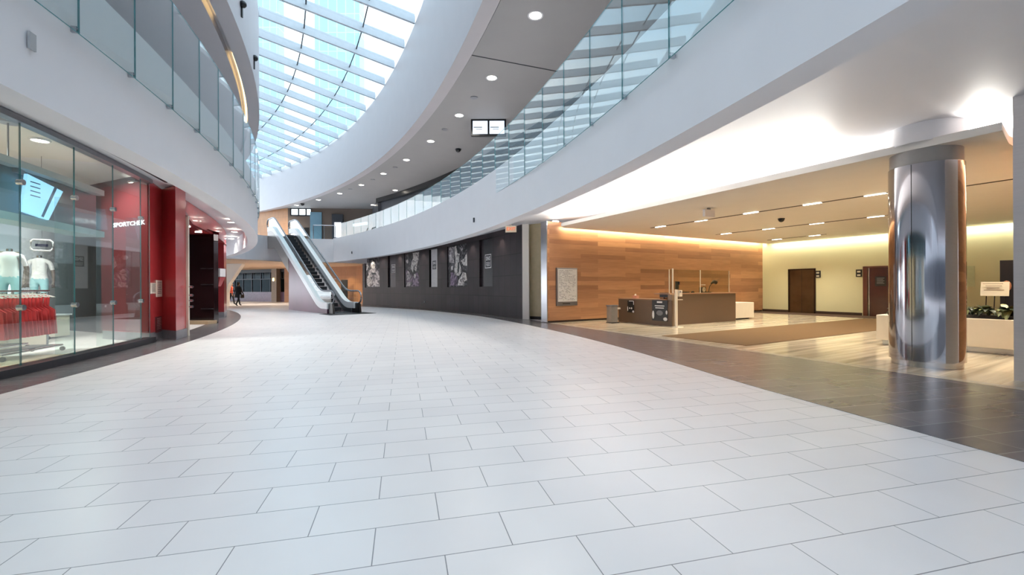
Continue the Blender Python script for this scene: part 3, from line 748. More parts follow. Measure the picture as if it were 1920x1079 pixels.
tl = dthing('monitor', 'black monitor on the lower wing of the reception desk', 'monitor', .28, .62, .88)
db2(MB().box((0, 0, .01), (.22, .16, .02)).box((0, 0, .06), (.04, .03, .1)), 'stand', M_black, tl); db2(MB().box((0, 0, .13), (.05, .34, .16)), 'panel', M_black, tl)
bl = dthing('tissue_box', 'small pinkish tissue box on the far end of the desk wing', 'box', .22, 1.85, .88)
db2(MB().box((0, 0, .05), (.13, .2, .1)), 'carton', mat('pinkish card', (200, 142, 120), .6), bl); db2(MB().extr([(-.04, 0, .1), (.04, 0, .1), (.02, 0, .16), (-.02, 0, .15)], (0, .03, 0)), 'tissue', M_offw, bl)
# hand sanitiser stand
sx = at(1268, 614.5, 0)
hs = thing('sanitizer_stand', 'white hand sanitizer stand at the front corner of the desk', 'sanitizer stand', (sx[0], sx[1], 0), drz)
db2(MB().box((0, 0, .6), (.10, .04, 1.2)).box((.05, 0, .012), (.26, .26, .02)), 'post', M_offw, hs)
db2(MB().box((.14, -.01, 1.08), (.14, .12, .20)), 'dispenser', M_offw, hs); db2(MB().box((.13, -.02, .88), (.18, .12, .02)), 'drip_tray', M_offw, hs)
db2(MB().box((.11, -.078, 1.13), (.06, .01, .04)), 'label_plate', M_dull, hs)
# posters on the wing
def wing_poster(name, label, px0, px1, py0, py1):
    # face of the wing looks along -U; its length runs along V
    def y_of(px):
        m_ = (px - 960) / F; c = DX - U * .04; return (m_ * c.y - c.x) / (V.x - m_ * V.y)
    y1, y0 = y_of(px0), y_of(px1); Yc = (DX + V * (y0 + y1) / 2).y
    zt, zb = zat((px0 + px1) / 2, py0, Yc), zat((px0 + px1) / 2, py1, Yc)
    t = dthing(name, label, 'poster', -.045, (y0 + y1) / 2, zb); return t, abs(y1 - y0), zt - zb
t, w_, h_ = wing_poster('poster', 'large black and white notice on the desk wing near the corner', 1223, 1252, 563, 602)
db2(MB().box((-.006, 0, h_ / 2), (.012, w_, h_)), 'board', M_black, t)
gw = mat('white print', (225, 225, 228), .5)
m = MB(); m.box((-.014, .0, h_ * .90), (.004, w_ * .34, h_ * .08)); m.box((-.014, 0, h_ * .72), (.004, w_ * .62, h_ * .045)).box((-.014, 0, h_ * .62), (.004, w_ * .55, h_ * .045))
m.ball((-.012, w_ * .42, h_ * .28), (.006, .05, .14), 10).ball((-.012, -w_ * .36, h_ * .10), (.006, .09, .06), 10).ball((-.012, -w_ * .44, h_ * .42), (.006, .04, .07), 10); db2(m, 'print', gw, t)
db2(MB().extr([(-.013, w_ * .22 * math.cos(a), h_ * .38 + h_ * .13 * math.sin(a)) for a in [2 * math.pi * k / 8 + .39 for k in range(8)]], (-.003, 0, 0)), 'badge', mat('grey badge', (112, 112, 118), .5), t)
t, w_, h_ = wing_poster('poster', 'small black and white notice at the far end of the desk wing', 1177, 1189, 564, 586)
db2(MB().box((-.006, 0, h_ / 2), (.012, w_, h_)), 'board', M_black, t)
m = MB(); m.box((-.014, -w_ * .1, h_ * .96), (.004, w_ * .7, h_ * .05)).box((-.014, -w_ * .46, h_ * .8), (.004, w_ * .08, h_ * .3)).ball((-.014, w_ * .15, h_ * .35), (.004, .03, .03), 8).ball((-.014, -w_ * .15, h_ * .35), (.004, .035, .035), 8).ball((-.014, w_ * .45, h_ * .3), (.004, .02, .09), 8).ball((-.014, -w_ * .4, h_ * .08), (.004, .05, .04), 8)
db2(m, 'print', gw, t)
# low white cabinet against the wall
cb_ = dthing('low_cabinet', 'low off-white cabinet beyond the right end of the desk', 'cabinet', 4.70, .62, 0)
db2(MB().box((.02, .45, .36), (1.56, .8, .60)), 'body', M_offw, cb_); db2(MB().box((.02, .5, .03), (1.4, .6, .06)), 'plinth', M_black, cb_)
# waste bin
wx = at(1148, 606, 0)
wb = thing('waste_bin', 'slim grey steel waste bin standing left of the reception desk', 'bin', (wx[0], wx[1], 0), drz)
db2(MB().box((0, 0, .32), (.30, .26, .58)), 'body', mat('grey steel bin', (150, 144, 138), .35, .5), wb); db2(MB().box((0, 0, .625), (.33, .29, .035)), 'lid', M_dull, wb)
db2(MB().box((.02, 0, .015), (.36, .3, .03)), 'base', M_black, wb); db2(MB().box((.24, 0, .50), (.16, .18, .02)).box((.30, 0, .52), (.02, .18, .06)), 'handle', M_offw, wb)
# glass cased notice board on the oak wall
def wall_s(px):
    m_ = (px - 960) / F; return (m_ * WA.y - WA.x) / (U.x - m_ * U.y)
s0_, s1_ = wall_s(1042), wall_s(1080.5); Yc = (WA + U * (s0_ + s1_) / 2).y
zb, zt = zat(1061, 573.5, Yc), zat(1061, 503, Yc); sc_ = (s0_ + s1_) / 2; p = WA + U * sc_ - V * .002
nbd = thing('notice_board', 'steel framed white directory board covered in small print on the oak wall', 'notice board', (p.x, p.y, zb), drz)
w_, h_ = s1_ - s0_, zt - zb
db2(MB().box((0, -.035, h_ / 2), (w_, .07, h_)), 'frame', M_dull, nbd)
nsh = db2(MB().box((.01, -.073, h_ * .54), (w_ * .92, .008, h_ * .86)), 'sheet', mat('white sheet', (216, 216, 214), .4), nbd)
m = MB(); rnd = random.Random(3)
for k in range(26):
    z = h_ * (.93 - .031 * k); x = -w_ * .4
    while x < w_ * .36:
        l = rnd.uniform(.02, .1); 
        if rnd.random() < (.75 if k < 14 else .45): m.box((x + l / 2, -.079, z), (l, .002, .012))
        x += l + .02
db2(m, 'print', mat('dark print', (92, 94, 96), .5), nsh)
db2(MB().box((-.05, -.075, h_ * .055), (w_ * .35, .01, .03)), 'lock_plate', M_dgrey, nbd)
# small speaker box on top of the oak wall
p = WA + U * .45 + V * .1
one(MB().box((p.x, p.y, 3.72), (.22, .1, .05), drz), 'wall_light', M_lens, 'small bright lamp on top of the oak wall end', 'lamp')
# carpet runner
K0 = Vector((5.06, 9.54, 0)); 
one(MB().prism([P2(K0), P2(K0 + V * 2.3), P2(K0 + V * 2.3 + U * 11.5), P2(K0 + U * 11.5)], .006, .016), 'carpet_runner', M_carpet, 'long tan carpet runner crossing the travertine floor', 'carpet')
m = MB(); bwbox(m, .0, 13.5, .006, .014, .03, 1.6); one(m, 'carpet_runner', mat('dark brown carpet', (70, 50, 36), .95, vary=.2, scale=90), 'dark brown carpet strip along the lift doors', 'carpet')
# counter with plants right of the column
CA, CB = Vector((7.99, 9.68, 0)), Vector((9.28, 7.77, 0)); cd = (CB - CA).normalized(); cn = Vector((-cd.y, cd.x, 0))
ca = math.atan2(cd.y, cd.x); LC = (CB - CA).length
ct = thing('low_counter', 'long low white counter on a steel plinth behind the column', 'counter', (CA.x, CA.y, 0), ca)
db2(MB().box((LC / 2, .30, .39), (LC, .60, .54)), 'body', M_offw, ct)
db2(MB().box((LC / 2, .34, .06), (LC - .16, .5, .12)), 'plinth', M_steel, ct)
db2(MB().box((LC / 2 + .55, .34, .69), (LC - 1.14, .42, .07)), 'planting_tray', mat('dark planter', (40, 34, 30), .5), ct)
cM = WM[ct]
M_leaf = mat('dark green leaf', (34, 48, 26), .4, vary=.3, scale=8); M_leaf2 = mat('pale variegated leaf', (120, 128, 84), .4, vary=.3, scale=20)
def leaf(m, base, dirv, L, wd, droop, mi=0):
    base = Vector(base); d = Vector(dirv).normalized(); side = d.cross(Vector((0, 0, 1)))
    if side.length < .1: side = Vector((1, 0, 0))
    side.normalize(); n = 7; vs = []
    for i in range(n + 1):
        t = i / n; c = base + d * L * t + Vector((0, 0, -droop * t * t)); w_ = wd * math.sin(math.pi * min(1, t * .93 + .05)) ** .8
        vs += [c - side * w_, c + Vector((0, 0, -.15 * w_)), c + side * w_]
    fs = []
    for i in range(n):
        a = i * 3; fs += [(a, a + 1, a + 4, a + 3), (a + 1, a + 2, a + 5, a + 4)]
    m.add(vs, fs, mi, True)
def plant(label, x, y, z, n, L, seed, w_=.06, mixp=.3):
    rnd = random.Random(seed); p = cM @ Vector((x, y, z))
    t = thing('potted_plant', label, 'plant', tuple(p), 0, 'plants along the low counter')
    m = MB().lathe((0, 0, 0), [(0, 0), (.07, 0), (.09, .1), (0, .1)], 16); db2(m, 'pot', M_black, t)
    m = MB()
    for k in range(n):
        a = rnd.uniform(0, 2 * math.pi); up = rnd.uniform(.35, 1.6)
        leaf(m, (0.02 * math.cos(a), .02 * math.sin(a), .1), (math.cos(a), math.sin(a), up), L * rnd.uniform(.6, 1.1), w_ * rnd.uniform(.7, 1.2), rnd.uniform(.1, .26), 1 if rnd.random() < mixp else 0)
    db2(m, 'foliage', [M_leaf, M_leaf2], t)
plant('fine-leaved dark plant nearest the steel column on the low counter', 1.38, .32, .725, 44, .24, 4, .02, .05)
plant('broad-leaved dark plant in front of the tilted notice on the counter', 1.62, .2, .725, 42, .24, 5, .045)
plant('broad-leaved plant with pale leaves between notice and black banner', 1.9, .2, .725, 42, .24, 9, .05, .3)
plant('broad-leaved plant against the steel pier on the counter', 2.1, .42, .725, 38, .24, 12, .045)
plant('small plant in a black pot on the left end of the low counter', .25, .3, .66, 14, .2, 15, .04)
# tilted notice on the counter
def cp(px, off_): # position along counter for a pixel column
    m_ = (px - 960) / F; b_ = CA + cn * off_; return (m_ * b_.y - b_.x) / (cd.x - m_ * cd.y)
xs = cp(1864, .45); p = cM @ Vector((xs, .45, .725))
tn = thing('tilted_notice', 'cream printed notice tilted back on an easel above the plants', 'notice', tuple(p), ca)
RT = Matrix.Rotation(R(-14), 3, 'X')
tnb = db2(MB().box((0, .05, .50), (.38, .012, .28), M=RT), 'board', mat('cream card', (212, 202, 180), .5), tn)
m = MB()
for k in range(6): m.box((-.02 + .01 * (k % 2), .05 - .01 + .03 * (2 - k) / 2 * -.35 - .012, .60 - k * .04), (.27 - .05 * (k % 3), .003, .010), M=RT)
db2(m, 'print', mat('brown print', (130, 112, 92), .6), tnb)
db2(MB().tube([(-.12, .1, .36), (-.14, .16, .0)], .008, 6).tube([(.12, .1, .36), (.14, .16, .0)], .008, 6).tube([(0, .05, .4), (0, -.05, .0)], .008, 6), 'easel', M_black, tn)
# banner
Yb = 8.6; p0 = Vector(((1866 - 960) / F * 9.0, 9.0, 0)); 
bn = thing('pull_up_banner', 'black pull-up banner with white lettering beside the steel pier', 'banner', (p0.x + .40, p0.y - .28, 0), math.atan2(-.58, .82))
db2(MB().box((0, 0, .05), (.86, .2, .1)), 'base', M_dull, bn); 
bsh = db2(MB().box((0, .0, .94), (.84, .012, 1.72)), 'sheet', mat('black banner print', (22, 20, 24), .7, spec=.2), bn)
m = MB(); text(m, 'WELCOME', .13, (.10, -.009, 1.39), (1, 0, 0), (0, 0, 1)); text(m, 'PASSENGERS', .12, (.10, -.009, 1.24), (1, 0, 0), (0, 0, 1))
for k in range(6): m.box((.12 - .03 * (k % 2), -.009, .98 - k * .085), (.5 - .1 * (k % 3), .004, .03))
db2(m, 'lettering', gw, bsh)
m = MB(); m.ball((-.33, -.008, 1.28), (.07, .006, .11), 12).ball((.16, -.008, 1.76), (.16, .006, .035), 12); db2(m, 'picture', mat('warm photo print', (150, 98, 66), .6), bsh)
# glass info panel on the cream wall
m = MB(); bwbox(m, 7.15, 7.75, 1.25, 2.0, .0, .02); one(m, 'wall_notice', mat('pale green notice', (186, 194, 160), .5), 'pale framed notice on the cream wall beside the column', 'notice')
# lift indicators
for px, lb in ((1534, 'square lift indicator right of the bronze lift door'), (1611, 'square lift indicator left of the red brown door')):
    s = s_of(px); p = Vector(bw(s, 0)); z = 1.84
    t = thing('lift_indicator', lb, 'indicator', (p.x, p.y, z - .13))
    m = MB(); bwbox(m, s - .11, s + .11, z - .16, z + .16, 0, .03); m.build('plate', M_blackm, t)
    m = MB(); bwbox(m, s - .06, s + .06, z + .03, z + .10, .03, .035); bwbox(m, s - .06, s + .06, z - .12, z - .05, .03, .035); m.build('display', mat('pale display', (214, 210, 190), .4), t)
# ============================================================ LEFT SIDE: storefront, shop, red portal
def sarc(px, r): return on_arc(SHC, r, px)
def sph(p): return math.degrees(math.atan2(p[1] - SHC[1], p[0] - SHC[0]))
JP = [sph(sarc(px, 49.45)) for px in (38, 139.5, 212, 264)]
JE = sph(sarc(281, 49.45))
joints = [JP[0] - 1.9 * k for k in (7, 6, 5, 4, 3, 2, 1)] + JP + [JE]
kerb = [shc(a, 49.57) for a in ths(joints[0], JE, .6)] + [shc(a, 49.30) for a in ths(JE, joints[0], .6)]
win = struct(MB().prism(kerb, 0, .13), 'window_3', M_dgrey); WM[win] = Matrix()
head = [shc(a, 49.52) for a in ths(joints[0], JE, .6)] + [shc(a, 49.36) for a in ths(JE, joints[0], .6)]
MB().prism(head, 3.86, 3.95).build('head_channel', M_dull, win)
for a, b in zip(joints, joints[1:]):
    p, q = Vector(shc(a + .012, 49.45) + (0,)), Vector(shc(b - .012, 49.45) + (0,)); d = (q - p).normalized(); n = Vector((-d.y, d.x, 0)) * .006
    vs = [(v.x, v.y, z) for z in (.13, 3.87) for v in (p - n, q - n, q + n, p + n)]
    m = MB().add(vs, [(0, 4, 5, 1), (2, 6, 7, 3)], 0).add(vs, [(1, 5, 6, 2), (3, 7, 4, 0), (4, 7, 6, 5), (0, 1, 2, 3)], 1)
    m.build('glass_panel', [M_sglass, M_edge], win)
for a in joints[:-1]:
    p = shc(a, 49.30)
    MB().box(p + (1.54,), (.26, .014, 2.82), R(a)).build('glass_fin', M_edge if False else M_sglass, win)
    m = MB()
    for z in (1.02, 2.95):
        q, q2 = shc(a, 49.42), shc(a, 49.50); m.tube([q + (z,), q2 + (z,)], .045, 12)
    m.build('patch_fitting', M_steel, win)

# shop interior
SB = lambda r0: (SHC[0], SHC[1], r0)
def sband(m, r0, r1, z0, z1, a0=-6, a1=14, mi=0):
    P = [shc(a, r0) for a in ths(a0, a1, 1)] + [shc(a, r1) for a in ths(a1, a0, 1)]; return m.prism(P, z0, z1, mi)
SA1 = sph((-9.15, 11.2)) + 1.2
struct(sband(MB(), 42.4, 42.1, 0, 4.45, -6, 30), 'wall_shop', mat('shop back wall', (186, 168, 142), .6, vary=.05))
struct(sband(MB(), 49.35, 38, 4.3, 4.44, -6, 20), 'ceiling', M_soff)
pe0, pe1 = shc(sph((-9.3, 12.6)) + .2, 49.2), shc(sph((-9.3, 12.6)) + .2, 42)
struct(wallseg(MB(), (-10.4, 12.4), (-17.2, 15.6), 0, 4.45, .15), 'wall_shop', mat('shop side wall', (26, 24, 28), .3))  # near-black colour stands in for the dark wall mirrored in the glass
blk = one(sband(MB(), 48.6, 48.35, 2.62, 3.42, -1, 19.4), 'bulkhead_sign', mat('blue grey sign band', (70, 104, 118), .22, vary=.15, scale=.7, coat=.4), 'curved blue grey sign band hanging inside the shop behind the glass', 'sign band')
one(sband(MB(), 48.75, 48.25, 3.43, 3.55, -1, 19.4), 'sign_band_cornice', M_white, 'white curved cornice on top of the shop sign band', 'cornice')
one(sband(MB(), 48.75, 48.25, 2.48, 2.61, -1, 19.4), 'sign_band_sill', mat('pale blue sill', (150, 178, 186), .4), 'pale blue curved ledge under the shop sign band', 'ledge')
def face_at(px, r, z):
    p = sarc(px, r); a = R(sph(p)); return Vector(p + (z,)), Vector((-math.sin(a), math.cos(a), 0)), Vector((math.cos(a), math.sin(a), 0))
e0_ = Vector(shc(JE, 49.45) + (0,)); ed_ = Vector((1.9, -.8, 0)).normalized(); p2 = e0_ - ed_ * .80 + Vector((-.39, -.92, 0)) * .035
tt = thing('shop_lettering', 'white lit letters spelling the shop name behind the storefront glass by the red pylon', 'lettering', (p2.x, p2.y, 2.84))
m = MB(); text(m, 'SPORTCHEK', .15, (p2.x, p2.y, 2.92), ed_, (0, 0, 1), squeeze=1.6, bold=.002); m.build('letters', emit('lit letters', (235, 240, 250), 1.2), tt)
# tilted lit board
p, rt, nn = face_at(72, 48.75, 3.0)
sb = thing('lit_board', 'pale blue lit board with small print in front of the shop sign band', 'screen', tuple(p), math.atan2(rt.y, rt.x))
db2(MB().extr([(-.42, -.03, -.34), (.22, -.03, -.40), (.62, -.03, .22), (-.30, -.03, .34)], (0, .05, 0)), 'panel', emit('pale blue screen', (150, 205, 235), .75), sb)
m = MB()
for k in range(4): m.box((-.12, -.034, .22 - .08 * k), (.24, .004, .018))
m.extr([(.02, -.036, -.36), (.08, -.036, -.37), (.45, -.036, .26), (.38, -.036, .27)], (0, .004, 0)); db2(m, 'print', mat('mid blue print', (70, 130, 170), .5), sb)
# ceiling track and pendant monitor inside the shop
def shop_pt(px, py, z): q = at(px, py, z); return Vector(q + (z,))
for (px, py), lb in (((75, 263), 'round ceiling light seen through the upper storefront glass nearest the camera'), ((253, 343), 'round ceiling light seen through the storefront glass by the red pylon')):
    q = at(px, py, 4.28)
    t = thing('shop_downlight', lb, 'ceiling light', q + (4.24,))
    MB().lathe(q + (4.26,), [(.13, .0), (.16, .0), (.16, .04)], 24).build('trim_ring', M_white, t); MB().lathe(q + (4.27,), [(0, 0), (.13, 0)], 24).build('lens', M_lens, t)
q = at(15, 225, 4.28); pm_ = thing('pendant_projector', 'small projector hanging on a rod behind the glass at the left edge', 'projector', q + (3.3,))
MB().lathe(q + (4.22,), [(0, 0), (.14, 0), (.14, .07)], 20).build('ceiling_plate', M_dull, pm_)
MB().tube([q + (4.24,), q + (3.55,)], .012, 8).build('rod', M_dull, pm_); MB().box(q + (3.44,), (.34, .26, .18), .5).build('body', M_dull, pm_)
# back wall shelving with folded garments
for i, a in enumerate((1.5, 4.2, 6.9, 9.6)):
    p = shc(a, 42.7); rz = R(a) + math.pi / 2
    sh = thing('shelf_unit', ['white shelf unit on the shop back wall, nearest the left photo edge', 'second white shelf unit from the left on the shop back wall', 'third white shelf unit from the left on the shop back wall', 'white shelf unit at the far end of the shop back wall'][i], 'shelf', p + (.03,), rz)
    m = MB(); m.box((-.9, 0, 1.2), (.04, .4, 2.4)).box((.9, 0, 1.2), (.04, .4, 2.4)).box((0, .19, 1.2), (1.8, .02, 2.4)); db2(m, 'frame', M_offw, sh)
    for z in (.3, .8, 1.3, 1.8, 2.3): db2(MB().box((0, 0, z), (1.78, .4, .03)), 'shelf', M_offw, sh)
    rnd = random.Random(i)
    for z in (.3, .8, 1.3, 1.8):
        for k in range(5):
            cc_ = rnd.choice([(190, 60, 60), (60, 70, 90), (220, 220, 220), (120, 160, 190), (40, 40, 44), (190, 150, 110)])
            h = rnd.uniform(.12, .3)
            mm = MB()
            for l in range(int(h / .04)): mm.box((0, 0, .02 + l * .04), (.28 + rnd.uniform(-.01, .01), .3, .036))
            o = db2(mm, 'folded_clothes', mat('cloth %d %d %d' % cc_, cc_, .9), None); o.matrix_world = WM[sh] @ Matrix.Translation((-.7 + k * .35, -.02, z + .016))
            tag(o, '%s %s stack of folded garments, %s shelf of the %s unit' % (NTH[k], {190: 'red', 60: 'navy', 220: 'white', 120: 'blue', 40: 'black'}.get(cc_[0], 'grey') if cc_ != (190, 150, 110) else 'tan', ['lowest', 'second lowest', 'third lowest', 'upper'][int((z - .3) / .5 + .1)], ['leftmost', 'second', 'third', 'farthest'][i]), 'clothes', 'folded garments on the back shelves')
# rolling racks with tank tops
def rack(name_label, c, rz, n, col, seed, glabel):
    t = thing('clothes_rack', name_label, 'clothes rack', c + (.03,), rz)
    L = 1.5
    m = MB().tube([(-L / 2, -.25, .12), (L / 2, -.25, .12)], .018, 8).tube([(-L / 2, .25, .12), (L / 2, .25, .12)], .018, 8).tube([(-L / 2, -.25, .12), (-L / 2, .25, .12)], .018, 8).tube([(L / 2, -.25, .12), (L / 2, .25, .12)], .018, 8)
    bf = db2(m, 'base_frame', M_steel, t)
    for x in (-L / 2, L / 2): db2(MB().tube([(x, 0, .12), (x, 0, 1.24)], .018, 8), 'upright', M_steel, t)
    db2(MB().tube([(-L / 2 - .05, 0, 1.24), (L / 2 + .05, 0, 1.24)], .018, 8), 'hanging_bar', M_steel, t)
    db2(MB().box((0, 0, .14), (1.2, .34, .02)), 'shoe_tray', M_dull, t)
    for x in (-L / 2, L / 2):
        for y in (-.25, .25):
            w_ = db2(MB().tube([(x - .015, y, .045), (x + .015, y, .045)], .045, 14), 'castor_wheel', M_blackm, bf)
    m = MB(); pr = None
    T = WM[t]; rnd = random.Random(seed)
    top = thing('tank_top', glabel, 'tank top', T @ Vector((-.66, 0, 1.24)), rz + math.pi / 2, glabel and ('tops on ' + name_label))
    mm = MB(); front = [(-.10, 0), (-.085, -.22), (-.20, -.30), (-.21, -.50), (-.23, -.78), (.23, -.78), (.21, -.50), (.20, -.30), (.085, -.22), (.10, 0), (.07, 0), (.05, -.16), (0, -.21), (-.05, -.16), (-.07, 0)]
    mm.extr([(a, -.012, b - .09) for a, b in front], (0, .024, 0)); db2(mm, 'garment', col, top)
    mm = MB().tube([(-.2, 0, -.13), (0, 0, -.065), (.2, 0, -.13)], .009, 6).tube([(0, 0, -.065), (0, 0, .005), (.02, 0, .022)], .005, 6); db2(mm, 'hanger', mat('white hanger', (230, 226, 220), .4), top)
    db2(MB().box((.06, -.016, -.17), (.05, .004, .06)), 'price_tag', M_offw, top)
    top['label'] = glabel.replace(' hanging', ', first from the camera, hanging')
    for k in range(1, n):
        c_ = copy_tree(top); c_.location = T @ Vector((-.66 + 1.32 * k / (n - 1), 0, 1.24)); c_.rotation_euler = (0, 0, rz + math.pi / 2 + rnd.uniform(-.12, .12)); c_['label'] = glabel.replace(' hanging', ', %s from the camera, hanging' % NTH[k])
    return t
tanR = mat('coral red jersey', (214, 62, 66), .8, vary=.08); tanK = mat('black jersey', (26, 24, 28), .8)
rack('chrome rolling rack close behind the storefront glass', (-9.35, 8.35), math.atan2(.96, -.28), 15, tanR, 1, 'coral red tank top hanging on the rack behind the glass')
rack('chrome rolling rack one row further into the shop', (-10.35, 8.6), math.atan2(.96, -.28), 12, tanK, 2, 'black tank top hanging on the middle rack')
rack('chrome rolling rack in front of the dark side wall of the shop', (-11.7, 10.3), math.atan2(.96, -.28), 9, tanK, 3, 'black tank top hanging on the rack deepest in the shop')

# red portal
K, KB, KL = Vector(at(330, 637, 0) + (0,)), Vector(at(349, 631, 0) + (0,)), Vector(at(304.5, 634, 0) + (0,))
E0 = Vector(shc(JE, 49.45) + (0,))
ZP = 3.94
por = thing('shop_portal', 'tall red lacquer portal framing the dark shop entrance', 'shop portal', (K.x, K.y, 0))
poly = [P2(E0), P2(KL), P2(K), P2(KB), P2(KB + Vector((-1.2, .55, 0))), P2(E0 + Vector((-1.9, .8, 0)))]
m = MB().prism(poly, .22, ZP); m.build('pylon', M_red, por)
sd = Vector((-1.9, .8, 0)); so = Vector((-.39, -.92, 0))
m = MB().prism([P2(E0 + sd * .02 + so * .004), P2(E0 + sd + so * .004), P2(E0 + sd + so * .02), P2(E0 + sd * .02 + so * .02)], .24, ZP); m.build('side_dimming_panel', mat('darkened red lacquer', (104, 40, 46), .4, vary=.05), por)  # added sheet of darkened red so the lamplit pylon side looks dimmer
MB().prism([P2(E0 + Vector((.0, 0, 0))), P2(KL), P2(K + Vector((.02, -.02, 0))), P2(KB + Vector((.03, 0, 0))), P2(KB + Vector((-1.2, .55, 0))), P2(E0 + Vector((-1.9, .8, 0)))], .0, .22).build('pylon_plinth', mat('grey stone plinth', (138, 138, 144), .4), por)
a1, a2 = sph(KB), sph(sarc(423, 49.4)); aj = sph(sarc(405, 49.4))
hd = [shc(a, 49.48 + .26 * max(0, (a - a1) / (a2 - a1) - .3) / .7) for a in ths(a1, a2, .5)] + [shc(a, 49.12) for a in ths(a2, a1, .5)]
MB().prism(hd, 3.34, ZP).build('header', M_red, por)
hd = [shc(a, 49.50 + .26 * max(0, (a - a1) / (a2 - a1) - .3) / .7) for a in ths(a1, a2, .5)] + [shc(a, 49.44 + .26 * max(0, (a - a1) / (a2 - a1) - .3) / .7) for a in ths(a2, a1, .5)]
MB().prism(hd, 3.32, 3.345).build('header_trim', M_redd, por)
e2 = [shc(a2 - 1.5, 49.66), shc(a2 - .6, 49.72), shc(a2 + .3, 49.74), shc(a2 + .5, 48.6), shc(a2 - 1.3, 48.6)]
MB().prism(e2, .24, 3.34).build('end_pier', M_redd, por); MB().prism(e2, 0, .24).build('pier_plinth', mat('grey stone plinth', (138, 138, 144), .4), por)
D0, D1 = Vector(pxp(344, 16.5) + (0,)), Vector(pxp(401, 16.4) + (0,))
MB().prism([P2(KB), shc((a1 + a2) / 2, 49.2), shc(a2, 49.1), P2(D1 + Vector((0, .3, 0))), P2(D0 + Vector((-.3, .3, 0))), P2(KB + Vector((-1.1, .5, 0)))], 3.33, 3.42).build('vestibule_ceiling', M_redd, por)
MB().prism([P2(D0), P2(D1), P2(D1 + Vector((0, .25, 0))), P2(D0 + Vector((0, .25, 0)))], .0, 3.33).build('dark_door', mat('near black gloss door', (34, 16, 18), .12, coat=.6), por)
m = MB()
for z in (.85, 1.75, .35 + 2.0): m.box((D1.x - .25, D1.y - .02, z - .3), (.45, .02, .03))
m.build('door_rail', M_steel, por)
MB().box(((D0.x + D1.x) / 2 + .15, D0.y - .25, .06), (1.0, .5, .12)).build('threshold_step', mat('sand threshold', (190, 168, 136), .5), por)
MB().box((KB.x - .01, KB.y + .08, 1.65), (.07, .05, 3.3)).build('jamb_strip', M_offw, por)
m = MB()
for z in (1.05, 1.22, 1.37, 1.6): m.tube([(KB.x + .02, KB.y + .10, z - .25), (KB.x + .12, KB.y + .10, z - .25)], .03, 8)
m.build('hinge', M_steel, por)
for (px, py) in ((350, 425), (372, 435.6)):
    q = at(px, py, 3.32); MB().lathe(q + (3.315,), [(0, 0), (.11, 0)], 20).build('soffit_lamp', M_lens, por)
# notices on the pylon
fr = (K - KL).normalized(); fs_ = (KL - E0).normalized(); fn_ = Vector((fs_.y, -fs_.x, 0))
def pyl_notice(name, lab, px0, px1, py0, py1, m1, extra=None):
    def s_on(px):
        m_ = (px - 960) / F; return (m_ * E0.y - E0.x) / (fs_.x - m_ * fs_.y)
    u0, u1 = s_on(px0), s_on(px1); c = E0 + fs_ * (u0 + u1) / 2 + fn_ * .001
    zt, zb = zat(px0, py0, c.y), zat(px0, py1, c.y)
    t = thing(name, lab, 'notice', (c.x, c.y, zb), math.atan2(fs_.y, fs_.x))
    w_, h_ = u1 - u0, zt - zb
    pt_ = db2(MB().box((0, -.012, h_ / 2), (w_, .02, h_)), 'plate', m1, t); m = MB()
    for k in range(7): m.box((0, -.024, h_ * (.88 - .11 * k)), (w_ * (.7 - .12 * (k % 2)), .003, h_ * .035))
    db2(m, 'print', extra or mat('dark print', (92, 94, 96), .5), pt_)
pyl_notice('wall_notice', 'small cream notice on the red pylon, left of the taller one', 281.5, 290, 531, 551, M_offw)
pyl_notice('wall_notice', 'taller cream notice with a round symbol on the red pylon', 292, 302, 526, 557, M_offw)
pyl_notice('call_panel', 'dark red panel low on the red pylon', 290.5, 301, 594, 623, mat('dark red plate', (80, 20, 26), .3), mat('pale print', (200, 180, 180), .5))
# box on the end pier
q = Vector(sarc(407, 49.62) + (0,))
zb = zat(407, 520, q.y); t = thing('wall_sign_box', 'small white box sign on the red end pier', 'sign', (q.x, q.y, zb))
MB().box((q.x, q.y, zb + .17), (.46, .34, .32)).build('box', M_white, t); m = MB()
for k in range(3): m.box((q.x - .12 + .1 * k, q.y - .175, zb + .18), (.06, .006, .14))
m.build('print', M_dull, t)
MB().add([(q.x + a * s, q.y + b * s, zb - c) for s, c in ((1, 0.01), (.45, .36)) for a, b in ((-.22, -.16), (.22, -.16), (.22, .16), (-.22, .16))], [(0, 1, 5, 4), (1, 2, 6, 5), (2, 3, 7, 6), (3, 0, 4, 7), (4, 5, 6, 7), (0, 3, 2, 1)]).build('bracket', M_red, t)

# ============================================================ NICHES: pictures and logo panels
def photo(name, c0, c1, c2, sc_n=1.6):
    m, n, b = nodes(name); t = n.nodes.new('ShaderNodeTexCoord'); z = n.nodes.new('ShaderNodeTexNoise')
    z.inputs['Scale'].default_value = sc_n; z.inputs['Detail'].default_value = 3; z.inputs['Distortion'].default_value = 2.2
    r_ = n.nodes.new('ShaderNodeValToRGB'); e = r_.color_ramp.elements
    e[0].position = .36; e[0].color = lin(c0) + (1,); e[1].position = .62; e[1].color = lin(c2) + (1,)
    k = e.new(.50); k.color = lin(c1) + (1,)
    n.links.new(t.outputs['Object'], z.inputs[0]); n.links.new(z.outputs[0], r_.inputs[0]); n.links.new(r_.outputs[0], b.inputs['Base Color']); b.inputs['Roughness'].default_value = .5
    return m
M_print = photo('monochrome photo print', (70, 64, 70), (176, 168, 172), (226, 220, 220), 2.4)
M_print2 = photo('mauve photo print', (58, 46, 62), (120, 98, 124), (170, 150, 172), 2.4)
M_print3 = photo('bright photo print', (120, 112, 112), (214, 208, 204), (240, 236, 232), 3.0)
M_print4 = photo('dark photo print', (14, 12, 15), (24, 21, 26), (110, 104, 110), 2.0)
